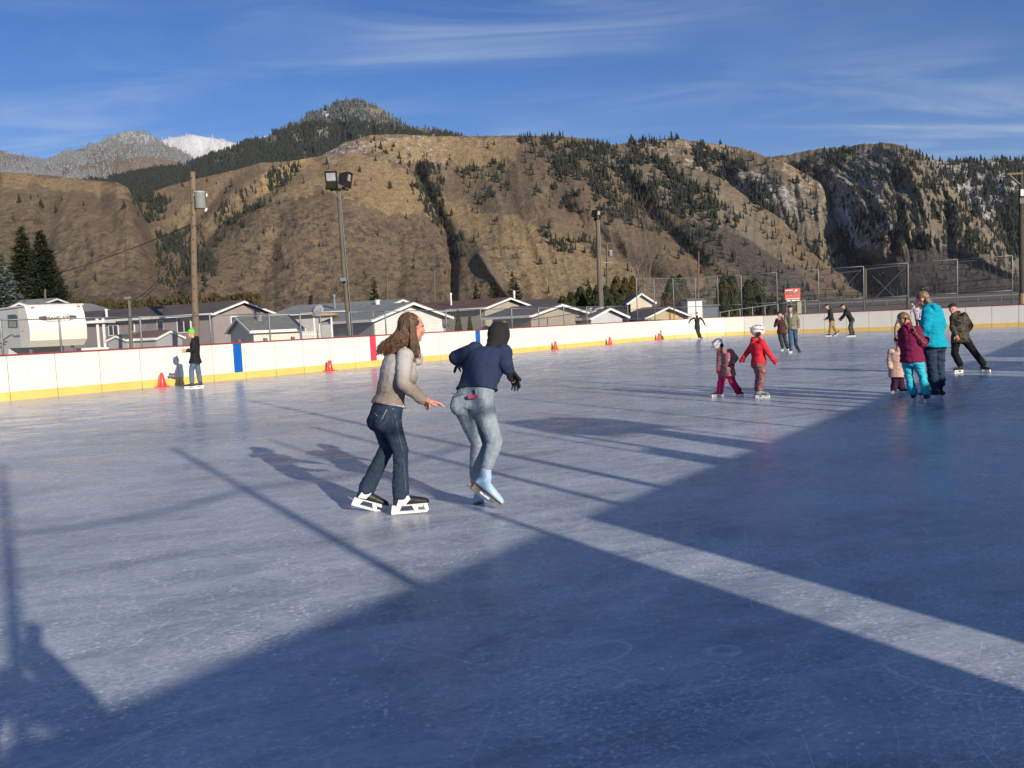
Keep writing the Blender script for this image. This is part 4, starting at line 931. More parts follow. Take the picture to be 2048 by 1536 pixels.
box_house('garage', 'small white garage with wide door below the beige home', 845, 886, 51, 655, WHITE, R_CHAR, 2.4, 'garage', ((.55, 1.2, 1.0, .5),))
o = [x for x in bpy.data.objects if x.get('label', '').startswith('low tan shed')][0]
MB().box((2.0, -.04, 1.1), (.7, .05, 1.6)).build('yellow_door', pm('yellow_panel', (.60, .42, .16)), o)
# roof vents and chimneys
def vent(label, px, py, D, r=.09, h=.5, mt=WHITE, cat='chimney'):
    q = at(px, py, D); o = MB().lathe((0, 0, 0), [(r, -.35), (r, h * .7), (r * 1.5, h * .72), (r * 1.4, h), (r * .3, h * 1.06)], 10).build('roof_vent', mt, smooth=False); o.location = q; tag(o, label, cat, 'roof vents'); return o
vent('white pipe on the dark roof of the mauve home', 213, 628, 55, .07, .3); vent('round turbine vent on the grey green shed roof', 519, 641, 45.5, .16, .28, STEEL); vent('tall flue on the long grey roof', 669, 607, 58, .08, .6, STEEL)
vent('thin white pipe on the left of the red brown roof', 902, 600, 57, .05, .45); vent('thin white pipe beside the beige home gable', 1029, 605, 60, .06, .8); vent('round vent on the grey roof near the white gable', 755, 606, 57, .14, .2)
# deck with posts, picket fence and dish in front of the grey roofed homes
dk = empty('patio', (*gp(648, 47.5), 0)); tag(dk, 'small wooden patio shelter with white posts beside the shade-grey garage side', 'patio')
for i, (x, y) in enumerate(((-.5, 0), (.45, 0), (-.4, .9), (.55, .9))): MB().box((x, y, 1.15), (.09, .09, 2.3)).build('post', WHITE, dk)
MB().box((0, .45, 2.34), (1.5, 1.5, .1)).build('roof', pm('new_timber', (.50, .32, .14), (.42, .27, .12), 3), dk)
MB().box((0, .5, .9), (1.0, .7, .06)).build('table_top', pm('red_brown_timber', (.22, .08, .05)), dk)
pf = empty('picket_fence', (*gp(605, 46.5), 0)); tag(pf, 'short white picket fence right of the grey green shed', 'fence')
for i in range(10): MB().prism([(i * .085, 0, .6), (i * .085 + .05, 0, .6), (i * .085 + .05, 0, 1.45), (i * .085 + .025, 0, 1.5), (i * .085, 0, 1.45)], (0, .02, 0)).build('picket', WHITE, pf)
MB().box((.42, .035, 1.3), (.9, .03, .06)).build('rail', WHITE, pf)
sd_ = empty('satellite_dish', (*gp(642, 46), 0)); tag(sd_, 'grey satellite dish on a thin pole behind the boards', 'satellite dish')
zt = zz(640, 622, 46); MB().tube([(0, 0, 0), (0, 0, zt)], .03, 8).build('pole', STEEL, sd_)
q = Vector((-.25, -1, .35)).normalized(); a_ = q.orthogonal().normalized(); b_ = q.cross(a_)
MB().lathe((-.05, -.1, zt), [(.02, -.02), (.18, 0), (.34, .07), (.345, .08), (.17, .02), (.02, .0)], 16, (tuple(a_), tuple(b_), tuple(q))).build('dish', pm('dish_grey', (.35, .35, .36)), sd_, True)
MB().tube([(-.05, -.1, zt), (-.18, -.55, zt + .1)], .012, 6).build('feed_arm', STEEL, sd_)

# ---------------------------------------------------------------- camping trailer
RV = empty('camping_trailer', (0, 0, 0)); tag(RV, 'white fifth wheel camping trailer parked behind the low fence at left', 'trailer')
D1 = 44.5; nl = gp(62, D1); nr = gp(176, D1 + 1.2); nl = np.array(nl); nr = np.array(nr); ex = (nr - nl); wv = np.linalg.norm(ex); ex = ex / wv; back = np.array([-ex[1], ex[0]])
back = np.array([-.80, .60]) ; back = back - 0 * ex
RVW = siding('trailer_skin', (.60, .61, .58), 5.); RVN = pm('trailer_nose', (.76, .73, .62), (.70, .67, .56), .7, .4)
zb, ztop = zz(100, 693, D1), zz(100, 611, D1)
def rvp(a, b, z): q = nl + ex * a + back * b; return (q[0], q[1], z)
W = wv; H_ = ztop - zb
sideprof = [(.45, 0), (.06, .16), (0, .45), (.16, .80), (.34, 1.0)]      # nose: (setback, height)
L2 = 8.5
pr = [(s_, zb + H_ * z) for s_, z in sideprof]
MB().prism([rvp(0, b, z) for b, z in [(1.1, zb)] + pr + [(1.1, ztop)]], (ex[0] * W, ex[1] * W, 0)).build('nose', RVN, RV)
MB().prism([rvp(0.01, 1.102, zb), rvp(.01, 2.6, zb), rvp(.01, 2.9, .55), rvp(.01, L2, .55), rvp(.01, L2, ztop - .1), rvp(.01, 1.102, ztop - .002)], (ex[0] * (W - .02), ex[1] * (W - .02), 0)).build('body', RVW, RV)
MB().prism([rvp(-.06, .30, ztop + .004), rvp(-.06, L2, ztop - .09), rvp(-.06, L2, ztop + .0), rvp(-.06, .30, ztop + .09)], (ex[0] * (W + .12), ex[1] * (W + .12), 0)).build('roof', pm('trailer_roof', (.62, .64, .64)), RV)
o = MB().prism([rvp(-.02, 1.35, zb + H_ * .50), rvp(-.02, 1.28, zb + H_ * .80), rvp(-.02, 1.55, zb + H_ * .84), rvp(-.02, 2.35, zb + H_ * .84), rvp(-.02, 2.4, zb + H_ * .52)], (ex[0] * .03, ex[1] * .03, 0)).build('window', DARKGLASS, RV)
MB().prism([rvp(-.03, 1.5, zb + H_ * .52), rvp(-.03, 1.45, zb + H_ * .66), rvp(-.03, 2.2, zb + H_ * .68), rvp(-.03, 2.25, zb + H_ * .54)], (ex[0] * .01, ex[1] * .01, 0)).build('curtain', pm('curtain', (.35, .33, .22)), o)
for i in (0.12, .93): MB().box(rvp(W * i, .28, ztop - .06), (.16, .05, .07), math.atan2(ex[1], ex[0])).build('marker_light', pm('amber_lens', (.45, .10, .02), rough=.2), RV)
MB().box(rvp(-.02, .75, zb + H_ * .42), (.05, .12, .08), math.atan2(ex[1], ex[0])).build('marker_light', pm('amber_lens', (.45, .10, .02), rough=.2), RV)
def text(body, size, mt, loc, right, up, parent, name='lettering', ext=.004, bold=True, shear=0.):
    cu = bpy.data.curves.new(name, 'FONT'); cu.body = body; cu.size = size; cu.extrude = ext; cu.align_x = 'CENTER'; cu.align_y = 'CENTER'; cu.resolution_u = 3; cu.shear = shear
    if bold: cu.offset = size * .018
    t = bpy.data.objects.new(name, cu); COL.objects.link(t); bpy.context.view_layer.update()
    me = bpy.data.meshes.new_from_object(t.evaluated_get(bpy.context.evaluated_depsgraph_get())); bpy.data.objects.remove(t)
    R = Vector(right).normalized(); U = Vector(up).normalized(); Nn = R.cross(U)
    me.materials.clear(); o = link(name, me, mt, parent)
    o.matrix_world = Matrix(((R.x, U.x, Nn.x, loc[0]), (R.y, U.y, Nn.y, loc[1]), (R.z, U.z, Nn.z, loc[2]), (0, 0, 0, 1))); return o
# badge on the nose, lying on its upper slope
def nosept(a, t, off): s0 = sideprof[3]; s1 = sideprof[4]; b = s0[0] + (s1[0] - s0[0]) * t; z = zb + H_ * (s0[1] + (s1[1] - s0[1]) * t); return np.array(rvp(a, b - off, z))
def face2(a, hgt, off):                   # face between .45 and .80 of the height
    t = (hgt - .45) / .35; b = .16 * t; return np.array(rvp(a, b - off, zb + H_ * hgt))
NAVY = pm('badge_plum', (.10, .06, .085)); BADW = pm('badge_white', (.72, .70, .62))
def badge(pts, off, mt, nm, par):
    v = [face2(W * a, hgt, off) for a, hgt in pts]; f = np.array([ex[1], -ex[0], .0]) * -.0; return MB().prism([tuple(p) for p in v], tuple(np.array([-back[0], -back[1], 0]) * .008)).build(nm, mt, par)
bd = badge([(.19, .66), (.31, .64), (.32, .61), (.72, .61), (.73, .64), (.85, .66), (.85, .75), (.73, .76), (.72, .785), (.32, .785), (.31, .76), (.19, .75)], .012, NAVY, 'badge', RV)
badge([(.32, .635), (.34, .62), (.70, .62), (.72, .635), (.72, .76), (.70, .775), (.34, .775), (.32, .76)], .022, BADW, 'badge_field', bd)
ks_ = .16 / (.35 * H_); text('TRAVELAIRE', .235, NAVY, face2(W * .52, .695, .05), (ex[0], ex[1], 0), (back[0] * ks_, back[1] * ks_, 1), bd)
nb_ = text('Rustler', .2, NAVY, np.array(rvp(-.02, 1.7, zb + H_ * .30)), (-back[0], -back[1], 0), (0, 0, 1), RV, shear=.3) if False else None
g = MB()
for k, (b0, z0_, b1, z1_) in enumerate(((1.9, .35, 4.2, .05), (2.6, .16, 3.3, .13), (2.8, .10, 4.2, -.05))):
    p = [rvp(-.012, b0 + (b1 - b0) * t, zb + H_ * (z0_ + (z1_ - z0_) * t + .03 * math.sin(t * 5))) for t in np.linspace(0, 1, 6)]; g.tube(p, [.01, .025, .03, .03, .02, .01], 5)
g.build('swoosh_stripe', NAVY, RV)
text('TravelAire', .20, NAVY, np.array(rvp(-.02, 1.55, zb + H_ * .30)), (-back[0], -back[1], 0), (0, 0, 1), RV, 'lettering', .003, False, .3)
for b in (5.2, 6.2): MB().lathe(rvp(.1, b, .40), [(.1, -.1), (.36, -.1), (.4, -.05), (.4, .1), (.36, .14), (.1, .14)], 16, ((back[0], back[1], 0), (0, 0, 1), (-ex[0], -ex[1], 0))).build('wheel', pm('tyre', (.02, .02, .02)), RV)
MB().box(rvp(.35, .9, zb / 2), (.12, .12, zb), 0).build('landing_leg', STEEL, RV); MB().box(rvp(W - .35, .9, zb / 2), (.12, .12, zb), 0).build('landing_leg', STEEL, RV)
# white lattice skirting and steps right of the trailer
stp = empty('entry_porch', (*gp(196, 49.5), 0)); tag(stp, 'white entry porch with posts and roof at the left end of the mauve home', 'porch')
MB().box((0, .4, .55), (2.4, 1.1, 1.1)).build('base', WHITE, stp); MB().box((-.35, .4, zz(190, 644, 49.5)), (1.9, 1.4, .14)).build('roof', WHITE, stp)
for x in (.05, .4): MB().box((x, 0, 1.9), (.12, .1, 1.7)).build('post', WHITE, stp)

# ---------------------------------------------------------------- poles and lines
def pole(name, label, px_t, py_t, px_b, D, r0, r1, mt, cat='utility pole', lean_d=0.):
    t = at(px_t, py_t, D); b = at(px_b, hzy(px_b) + 20, D); b = np.array([b[0], b[1], -.05])
    root = empty(name, tuple(b)); tag(root, label, cat)
    pts = [(t - b) * q + np.array([.02 * math.sin(q * 9), 0, 0]) * r0 * 5 for q in np.linspace(0, 1, 9)]
    MB().tube(pts, [r0 + (r1 - r0) * q for q in np.linspace(0, 1, 9)], 12).build('pole', mt, root, True)
    return root, b, t
def can(root, c, r, h, mt, up=1):
    o = MB().lathe(c, [(r * .3, -h / 2 - .02), (r * .92, -h / 2), (r * .92, h / 2 - .04), (r * 1.03, h / 2 - .03), (r * 1.03, h / 2), (r * .5, h / 2 + .06), (.03, h / 2 + .07)], 18).build('transformer', mt, root, True)
    return o
TGREY = pm('transformer_paint', (.42, .45, .42), (.36, .39, .37), 3, .35)
# P1: bare wooden pole with the transformer
r, b, t = pole('utility_pole', 'thick bare wooden utility pole with a grey transformer, in front of the mauve home', 385, 344, 389.5, 42.5, .175, .13, POLEWOOD)
zc = zz(400, 401, 42.5); tx = at(401, 401, 42.5) - b; tx[1] -= .05
tf = can(r, tuple(tx), .30, .78, TGREY)
for dx, dz in ((-.25, .25), (.42, .20)): MB().lathe((tx[0] + dx * .9, tx[1] - .12, tx[2] + dz), [(.03, -.06), (.05, 0), (.03, .03), (.05, .06), (.02, .10)], 8).build('bushing', WHITE, tf)
MB().box((tx[0] - .33, tx[1], tx[2] + .22), (.2, .07, .07)).build('bracket', STEEL, tf); MB().box((tx[0] - .33, tx[1], tx[2] - .24), (.2, .07, .07)).build('bracket', STEEL, tf)
MB().box((tx[0] + .30, tx[1] - .1, tx[2] - .48), (.08, .08, .18), ax=((.9, 0, -.4), (0, 1, 0), (.4, 0, .9))).build('surge_arrester', WHITE, tf)
MB().tube([tuple(tx + np.array([.32, -.1, -.55])), tuple(tx + np.array([.3, -.1, -1.0])), tuple(tx + np.array([0, -.1, -1.25])), tuple(tx + np.array([-.35, -.1, -1.2]))], .012, 5).build('lead_wire', CABLE, r)
MB().tube([tuple(tx + np.array([.25, .1, -.4])), tuple(tx + np.array([.1, .1, -.9])), tuple(tx + np.array([-.35, .1, -1.35]))], .012, 5).build('lead_wire', CABLE, r)
J1 = at(386, 438, 42.4)
for k in range(14): MB().box((t[0] - b[0] - (.0) + .03 * (k % 2) - (t - b)[0] * k / 16, -.17, (t - b)[2] * (1 - (k + .5) / 16)), (.04, .03, .05)).build('bolt', DARKMETAL, r)
# P2: floodlight pole
r2, b2, t2 = pole('floodlight_pole', 'leaning grey green wooden pole with two floodlights, behind the boards left of the woman', 676, 378, 701, 39.5, .125, .09, POLEGREY, 'light pole')
tt = t2 - b2
MB().box((tt[0] - .03, -.12, tt[2] - .02), (1.05, .09, .09), ax=((.99, 0, -.10), (0, 1, 0), (.10, 0, .99))).build('crossarm', DARKMETAL, r2)
MB().tube([(tt[0] - .26, -.12, tt[2] + .08), (tt[0] + .09, -.13, tt[2] - .55)], .02, 6).build('brace', STEEL, r2)
LENS = pm('floodlight_glass', (.45, .46, .45), (.30, .31, .31), 3, .06, spec=1.)
def flood(root, c, ang, w, h, tilt, face=True):
    ca, sa = math.cos(ang), math.sin(ang); X = np.array([ca, sa, 0]); Yv = np.array([-sa * math.cos(tilt), ca * math.cos(tilt), math.sin(tilt)]); Z = np.cross(X, Yv)
    hb = MB(); c = np.array(c, float)
    fr = [c + X * w / 2 * sx + Z * h / 2 * sz - Yv * .16 for sx, sz in ((-1, -1), (1, -1), (1, 1), (-1, 1))]
    bk = [c + X * w * .40 * sx + Z * h * .36 * sz + Yv * .2 for sx, sz in ((-1, -1), (1, -1), (1, 1), (-1, 1))]
    hb.add(fr + bk, [(0, 1, 5, 4), (1, 2, 6, 5), (2, 3, 7, 6), (3, 0, 4, 7), (4, 5, 6, 7), (3, 2, 1, 0)])
    for sx in (-1, 1): hb.box(c + X * w / 2 * sx - Yv * .2, (.04, .1, h + .04), ax=(X, Yv, Z))
    for sz in (-1, 1): hb.box(c + Z * h / 2 * sz - Yv * .2, (w + .04, .1, .04), ax=(X, Yv, Z))
    o = hb.build('floodlight', DARKMETAL, root)
    MB().box(c - Yv * .172 + Z * h * .17, (w * .86, .02, h * .52), ax=(X, Yv, Z)).build('lens', LENS, o)
    MB().box(c - Yv * .21 + Z * h * .0, (w * .8, .012, .07), ax=(X, Yv, Z)).build('reflector', pm('mirror_reflector', (.85, .85, .80), rough=.12, metal=.6), o)
    MB().box(c - Yv * .0 - Z * (h / 2 + .08), (w * .5, .05, .16), ax=(X, Yv, Z)).build('yoke', DARKMETAL, o)
flood(r2, (tt[0] - .22, -.14, tt[2] + .42), .05, .50, .72, .25); flood(r2, (tt[0] + .33, -.05, tt[2] + .40), 1.35, .5, .66, .2)
MB().tube([tuple(tt + np.array([.10, -.06, -.2])), tuple(tt * .55 + np.array([.13, -.12, 0])), tuple(tt * .3 + np.array([.16, -.14, 0])), (.15, -.15, 1.)], .022, 6).build('conduit', STEEL, r2)
q = at(688, 559, 39.3) - b2; MB().box((q[0], q[1] - .12, q[2]), (.28, .1, .16)).build('junction_box', STEEL, r2)
# P3 middle pole with a single lamp
r3, b3, t3 = pole('light_pole', 'grey wooden light pole in front of the cedar row, with one lamp on top', 1194, 432, 1203, 52, .15, .11, POLEGREY, 'light pole')
tt = t3 - b3; flood(r3, (tt[0] - .08, -.05, tt[2] + .12), .9, .42, .5, .2)
MB().tube([(tt[0] + .12, -.05, tt[2] - .3), (.15, -.12, 1.)], .02, 6).build('conduit', STEEL, r3)
# P4 farther pole with transformer and arms
r4, b4, t4 = pole('utility_pole', 'farther utility pole with small transformer right of the middle light pole', 1214, 486, 1216, 82, .15, .12, POLEGREY)
tt = t4 - b4; can(r4, (tt[0] + .27, -.1, tt[2] - 1.0), .2, .5, TGREY)
MB().box((tt[0], -.13, tt[2] - .05), (1.1, .08, .1)).build('crossarm', POLEGREY, r4); MB().box((tt[0], -.13, tt[2] - 1.85), (.9, .06, .08)).build('crossarm', STEEL, r4)
# P5 red cedar pole
pole('utility_pole', 'reddish bare pole standing behind the narrow white house', 1397, 503, 1396, 108, .12, .09, pm('red_pole_wood', (.20, .085, .05), (.14, .065, .04), 2, .8))
# P6 right edge pole
r6, b6, t6 = pole('utility_pole', 'dark utility pole with crossarm at the right edge of the photo', 2041, 340, 2045, 57.5, .18, .14, pm('dark_pole_wood', (.075, .062, .048), (.045, .038, .03), 3, .85, .5, stretch=(7, 7, .35)))
tt = t6 - b6; MB().box((tt[0] - .45, -.15, tt[2] - .25), (1.05, .1, .12)).build('crossarm', POLEWOOD, r6); MB().tube([(tt[0] - .8, -.14, tt[2] - .3), (tt[0] - .1, -.14, tt[2] - .95)], .02, 6).build('brace', STEEL, r6)
MB().box((tt[0], -.17, tt[2] - 1.5), (.2, .04, .42)).build('white_band', WHITE, r6)
MB().box((tt[0] + .0, -.18, tt[2] - 2.05), (.33, .05, .35)).build('dark_band', DARKMETAL, r6)
MB().tube([(0, 0, .0), (0, 0, 1.9)], .23, 10).build('butt_wrap', pm('dry_straw', (.42, .29, .12), (.3, .2, .09), 8), r6)
# thin ones
for px, pt, pb_, D, rr, mt, lb in ((90, 578, 91, 70, .09, POLEGREY, 'short grey pole before the dark spruce pair'), (258, 592, 262, 43, .10, POLEGREY, 'thin pole with a meter mast in front of the reddish porch'), (774, 540, 777, 120, .11, POLEGREY, 'distant thin pole behind the grey roofs, left one'),
                                    (868, 541, 872, 120, .11, POLEGREY, 'distant thin pole behind the beige home, right one'), (899, 570, 902, 90, .06, POLEGREY, 'slim dark mast over the red brown roof')):
    r, b, t = pole('thin_pole', lb, px, pt, pb_, D, rr, rr * .8, mt, 'pole')
    if px == 258: MB().box((.08, -.1, (t - b)[2] - .1), (.35, .08, .12)).build('bracket', STEEL, r); MB().tube([(.1, -.06, 0), (.1, -.06, (t - b)[2] - .2)], .03, 6).build('conduit', STEEL, r); jm = t
def wire(a, b, s_, lb, r=.018): tag(MB().tube(sag(a, b, s_), r, 5).build('power_line', CABLE), lb, 'power line')
wire(J1, at(268, 600, 43), .6, 'black service wire sagging from the transformer pole to the thin pole', .02)
wire(at(386, 465, 42.4), at(272, 607, 43.1), .4, 'second service wire just below the first, left of the transformer pole', .016)
wire(at(387, 447, 42.4), at(-60, 585, 66), .5, 'long black line from the transformer pole past the dark spruces', .022)
for i, (y0, y1) in enumerate(((595, 541), (571, 549), (580, 566), (590, 571))): wire(at(1250, y0, 120), at(2140, y1 - 5, 84), 1.2, ('uppermost', 'second', 'third', 'lowest')[i] + ' of the long dark lines crossing behind the tall fence', .028)
# dark braced steel frame behind the tall fence
fr = empty('braced_structure', (*gp(1728, 62), 0)); tag(fr, 'rusty dark steel structure with crossed braces behind the tall fence', 'structure')
RUST = pm('rusted_steel', (.085, .06, .045), (.05, .04, .035), 5, .8)
DF = 60
def fp(px, py, r=.045): return None
for (a, b2_, r_, nm) in (((1728, 536), (1729, 628), .075, 'post'), ((1814, 530), (1815, 622), .075, 'post'), ((1722, 541), (1545, 562), .03, 'beam'), ((1812, 530), (1728, 539), .035, 'beam'), ((1728, 620), (1812, 532), .028, 'brace'), ((1745, 552), (1812, 616), .028, 'brace'), ((1722, 540), (1646, 622), .022, 'brace'), ((1640, 545), (1724, 618), .022, 'brace'), ((1815, 532), (2060, 512), .025, 'beam')):
    p, q = at(*a, DF), at(*b2_, DF)
    if nm == 'post': q[2] = -.05
    rel(MB().tube([tuple(p), tuple(q)], r_, 6).build(nm, RUST), fr)
tag(MB().tube([tuple(at(1731, 538, 58)), tuple(at(1732, 600, 58))], .07, 8).build('timber_mast', POLEGREY), 'short greenish timber mast beside the dark steel frame', 'post')
# low rail fence seen through the tall fence
pl = [gp(x, 63 + (x - 1440) * .02) for x in (1440, 1458, 1480, 1505, 1530, 1556, 1583, 1610)]
lf = empty('low_fence', (*pl[0], 0)); tag(lf, 'low grey rail fence behind the corner of the tall fence', 'fence')
for i, (x, y) in enumerate(pl): rel(MB().tube([(x, y, -.05), (x, y, 1.55 + .09 * i)], .04, 6).build('post', STEEL), lf)
rel(MB().tube([(x, y, 1.5 + .09 * i) for i, (x, y) in enumerate(pl)], .03, 6).build('rail', STEEL), lf)
# red sign
sg = empty('road_sign', (*gp(1585, 66), 0)); tag(sg, 'red sign board with black script lettering on posts behind the corner', 'sign')
DS = 66; c = at(1585, 588, DS); sw_, sh = 30.5 / FPX * DS, 21.5 / FPX * DS
rx = np.array([math.cos(.04), math.sin(.04), .0]); rx[2] = .015; SR = pm('sign_red', (.68, .035, .025), (.62, .03, .02), 2, .4)
rel(MB().box(c, (sw_, .08, sh), ax=(rx, (-rx[1], rx[0], 0), (0, 0, 1))).build('board', SR), sg)
for u in (-.46,): rel(MB().box(c + rx * sw_ * (u - .07), (.07, .1, sh * 1.02), ax=(rx, (-rx[1], rx[0], 0), (0, 0, 1))).build('side_return', DARKMETAL), sg)
fy = -.055
def st(body, s_, mt, u, w, bold=True, shear=0.): o = text(body, s_, mt, c + rx * sw_ * u + np.array([0, fy, sh * w]), tuple(rx), (0, 0, 1), None, 'lettering', .006, bold, shear); return rel(o, sg)
BLK = pm('sign_black', (.012, .012, .015)); PAL = pm('sign_white', (.8, .78, .74))
st('Purrfin', .36, PAL, -.015, .03, True, .35); fy = -.07; st('Purrfin', .36, BLK, -.03, .055, True, .35); fy = -.055
for (u, w, a_, b_) in ((-.24, .36, .46, .035), (.0, -.43, .90, .03)): rel(MB().box(c + rx * sw_ * u + np.array([0, -.055, sh * w]), (sw_ * a_, .012, b_ * 2), ax=(rx, (0, 1, 0), (0, 0, 1))).build('print_line', PAL), sg)
g = MB(); 
for (u, w, a_, b_) in ((.20, .20, .10, .16), (.24, .34, .06, .10), (.16, .10, .10, .08)): g.ell(c + rx * sw_ * u + np.array([0, -.06, sh * w]), rx * a_, (0, .012, 0), (0, 0, b_), 10, 6)
rel(g.build('emblem', PAL), sg)
for u in (-.28, .05, .33): rel(MB().box(c + rx * sw_ * u + np.array([0, 0, -sh * .60]), (.3, .05, .1), ax=(rx, (0, 1, 0), (0, 0, 1))).build('hanging_plate', PAL), sg)
for u in (-.40, .42): q = c + rx * sw_ * u; rel(MB().box((q[0], q[1] + .1, q[2] / 2 - .1), (.12, .12, q[2] - .1)).build('post', POLEGREY), sg)
tag(MB().box((*gp(1598, 62), 1.0), (.3, .2, 2.2)).build('timber_post', pm('pale_timber', (.36, .34, .20))), 'short pale timber post below the red sign', 'post')

# ---------------------------------------------------------------- traffic cones
CONE = pm('cone_plastic', (.85, .045, .03), (.80, .035, .025), 4, .25, coat=.6, spec=.7); CBAND = pm('cone_reflective', (.80, .62, .58), (.75, .55, .5), 4, .25)
def cone(px, py, h, label, flat=False):
    for k in range(60):
        p = gnd(px, py + k * .25); u, v = to_uv(p); cu, cv = UL + RAD, VE - RAD
        if (u - UL if v < cv else RAD - math.hypot(u - cu, v - cv)) > .24: break
    root = empty('traffic_cone', tuple(p), random.random()); tag(root, label, 'traffic cone', 'red cones along the boards')
    MB().prism([(x * .19, y * .19, 0) for x, y in ((-1, -.85), (-.85, -1), (.85, -1), (1, -.85), (1, .85), (.85, 1), (-.85, 1), (-1, .85))], (0, 0, .025)).build('base', CONE, root)
    top = .045 if not flat else .07
    MB().lathe((0, 0, 0), [(.135, .026), (.125, .05), (.125 - .08 * .45, h * .45), (top, h * .96), (top * .8, h), (top * .5, h)], 20).build('cone_body', CONE, root, True)
    return root
random.seed(8)
cone(325, 773, .42, 'red traffic cone beside the shadow on the boards, left of the green hatted skater')
cone(660, 740, .38, 'red traffic cone between the first blue stripe and the red stripe', True)
cone(1111, 698, .42, 'red traffic cone right of the navy sweater girl, leftmost of the three farther ones')
cone(1220, 688, .42, 'middle one of the three farther red traffic cones')
cone(1318, 679, .42, 'farthest red traffic cone, nearest the arms spread skater')
# ---------------------------------------------------------------- people
DG = lambda: bpy.context.evaluated_depsgraph_get()
def nrmz(a): a = np.array(a, float); return a / (np.linalg.norm(a) + 1e-9)
def fuse(mb, name, mt, parent, vox, smooth=4, wrinkle=0., wsc=.09, seed=0, cut=None):
    """closed shapes -> one continuous skin (voxel remesh), softened and creased"""
    me = mb.mesh(name); o = bpy.data.objects.new(name, me); COL.objects.link(o)
    m = o.modifiers.new('r', 'REMESH'); m.mode = 'VOXEL'; m.voxel_size = vox
    m = o.modifiers.new('s', 'SMOOTH'); m.iterations = smooth; m.factor = .5
    bpy.context.view_layer.update()
    me2 = bpy.data.meshes.new_from_object(o.evaluated_get(DG())); bpy.data.objects.remove(o); bpy.data.meshes.remove(me)
    me2.name = name
    if wrinkle:
        n = len(me2.vertices); co = np.empty(n * 3, np.float32); me2.vertices.foreach_get('co', co); co = co.reshape(-1, 3)
        nr = np.empty(n * 3, np.float32); me2.vertices.foreach_get('normal', nr); nr = nr.reshape(-1, 3)
        p = co / wsc; a = fbm(p[:, 0] * .9 + p[:, 1] * .9 + seed, p[:, 2] * 1.5 + .6 * p[:, 0], seed, 3); b = 1 - np.abs(2 * fbm(p[:, 0] * .6 - p[:, 1] * .6 + 9, p[:, 2] * 2.2 + seed + p[:, 1] * .7, seed + 5, 2) - 1)
        co = co + nr * (((a - .5) + (b - .7) * .9) * wrinkle)[:, None]; me2.vertices.foreach_set('co', co.astype(np.float32).ravel()); me2.update()
    me2.materials.clear()
    return link(name, me2, mt, parent, True)
SKIN = pm('skin', (.62, .33, .22), (.55, .27, .18), 18, .5, .05, spec=.4)
SKINR = pm('rosy_skin', (.66, .30, .21), (.56, .23, .16), 14, .5, .05)
BLACKC = pm('black_fleece', (.012, .012, .014), (.02, .02, .023), 20, .9, .3)
BLACKP = pm('black_leather', (.015, .015, .017), (.03, .03, .032), 12, .45, .2)
SKW = pm('skate_white_plastic', (.78, .77, .72), (.70, .69, .65), 8, .35)
BLADE = pm('skate_steel', (.62, .62, .64), (.5, .5, .52), 20, .22, metal=.9)
EYEM = pm('dark_eyes', (.02, .015, .012), rough=.2)
LIP = pm('lips', (.45, .14, .12), (.38, .11, .10), 20)
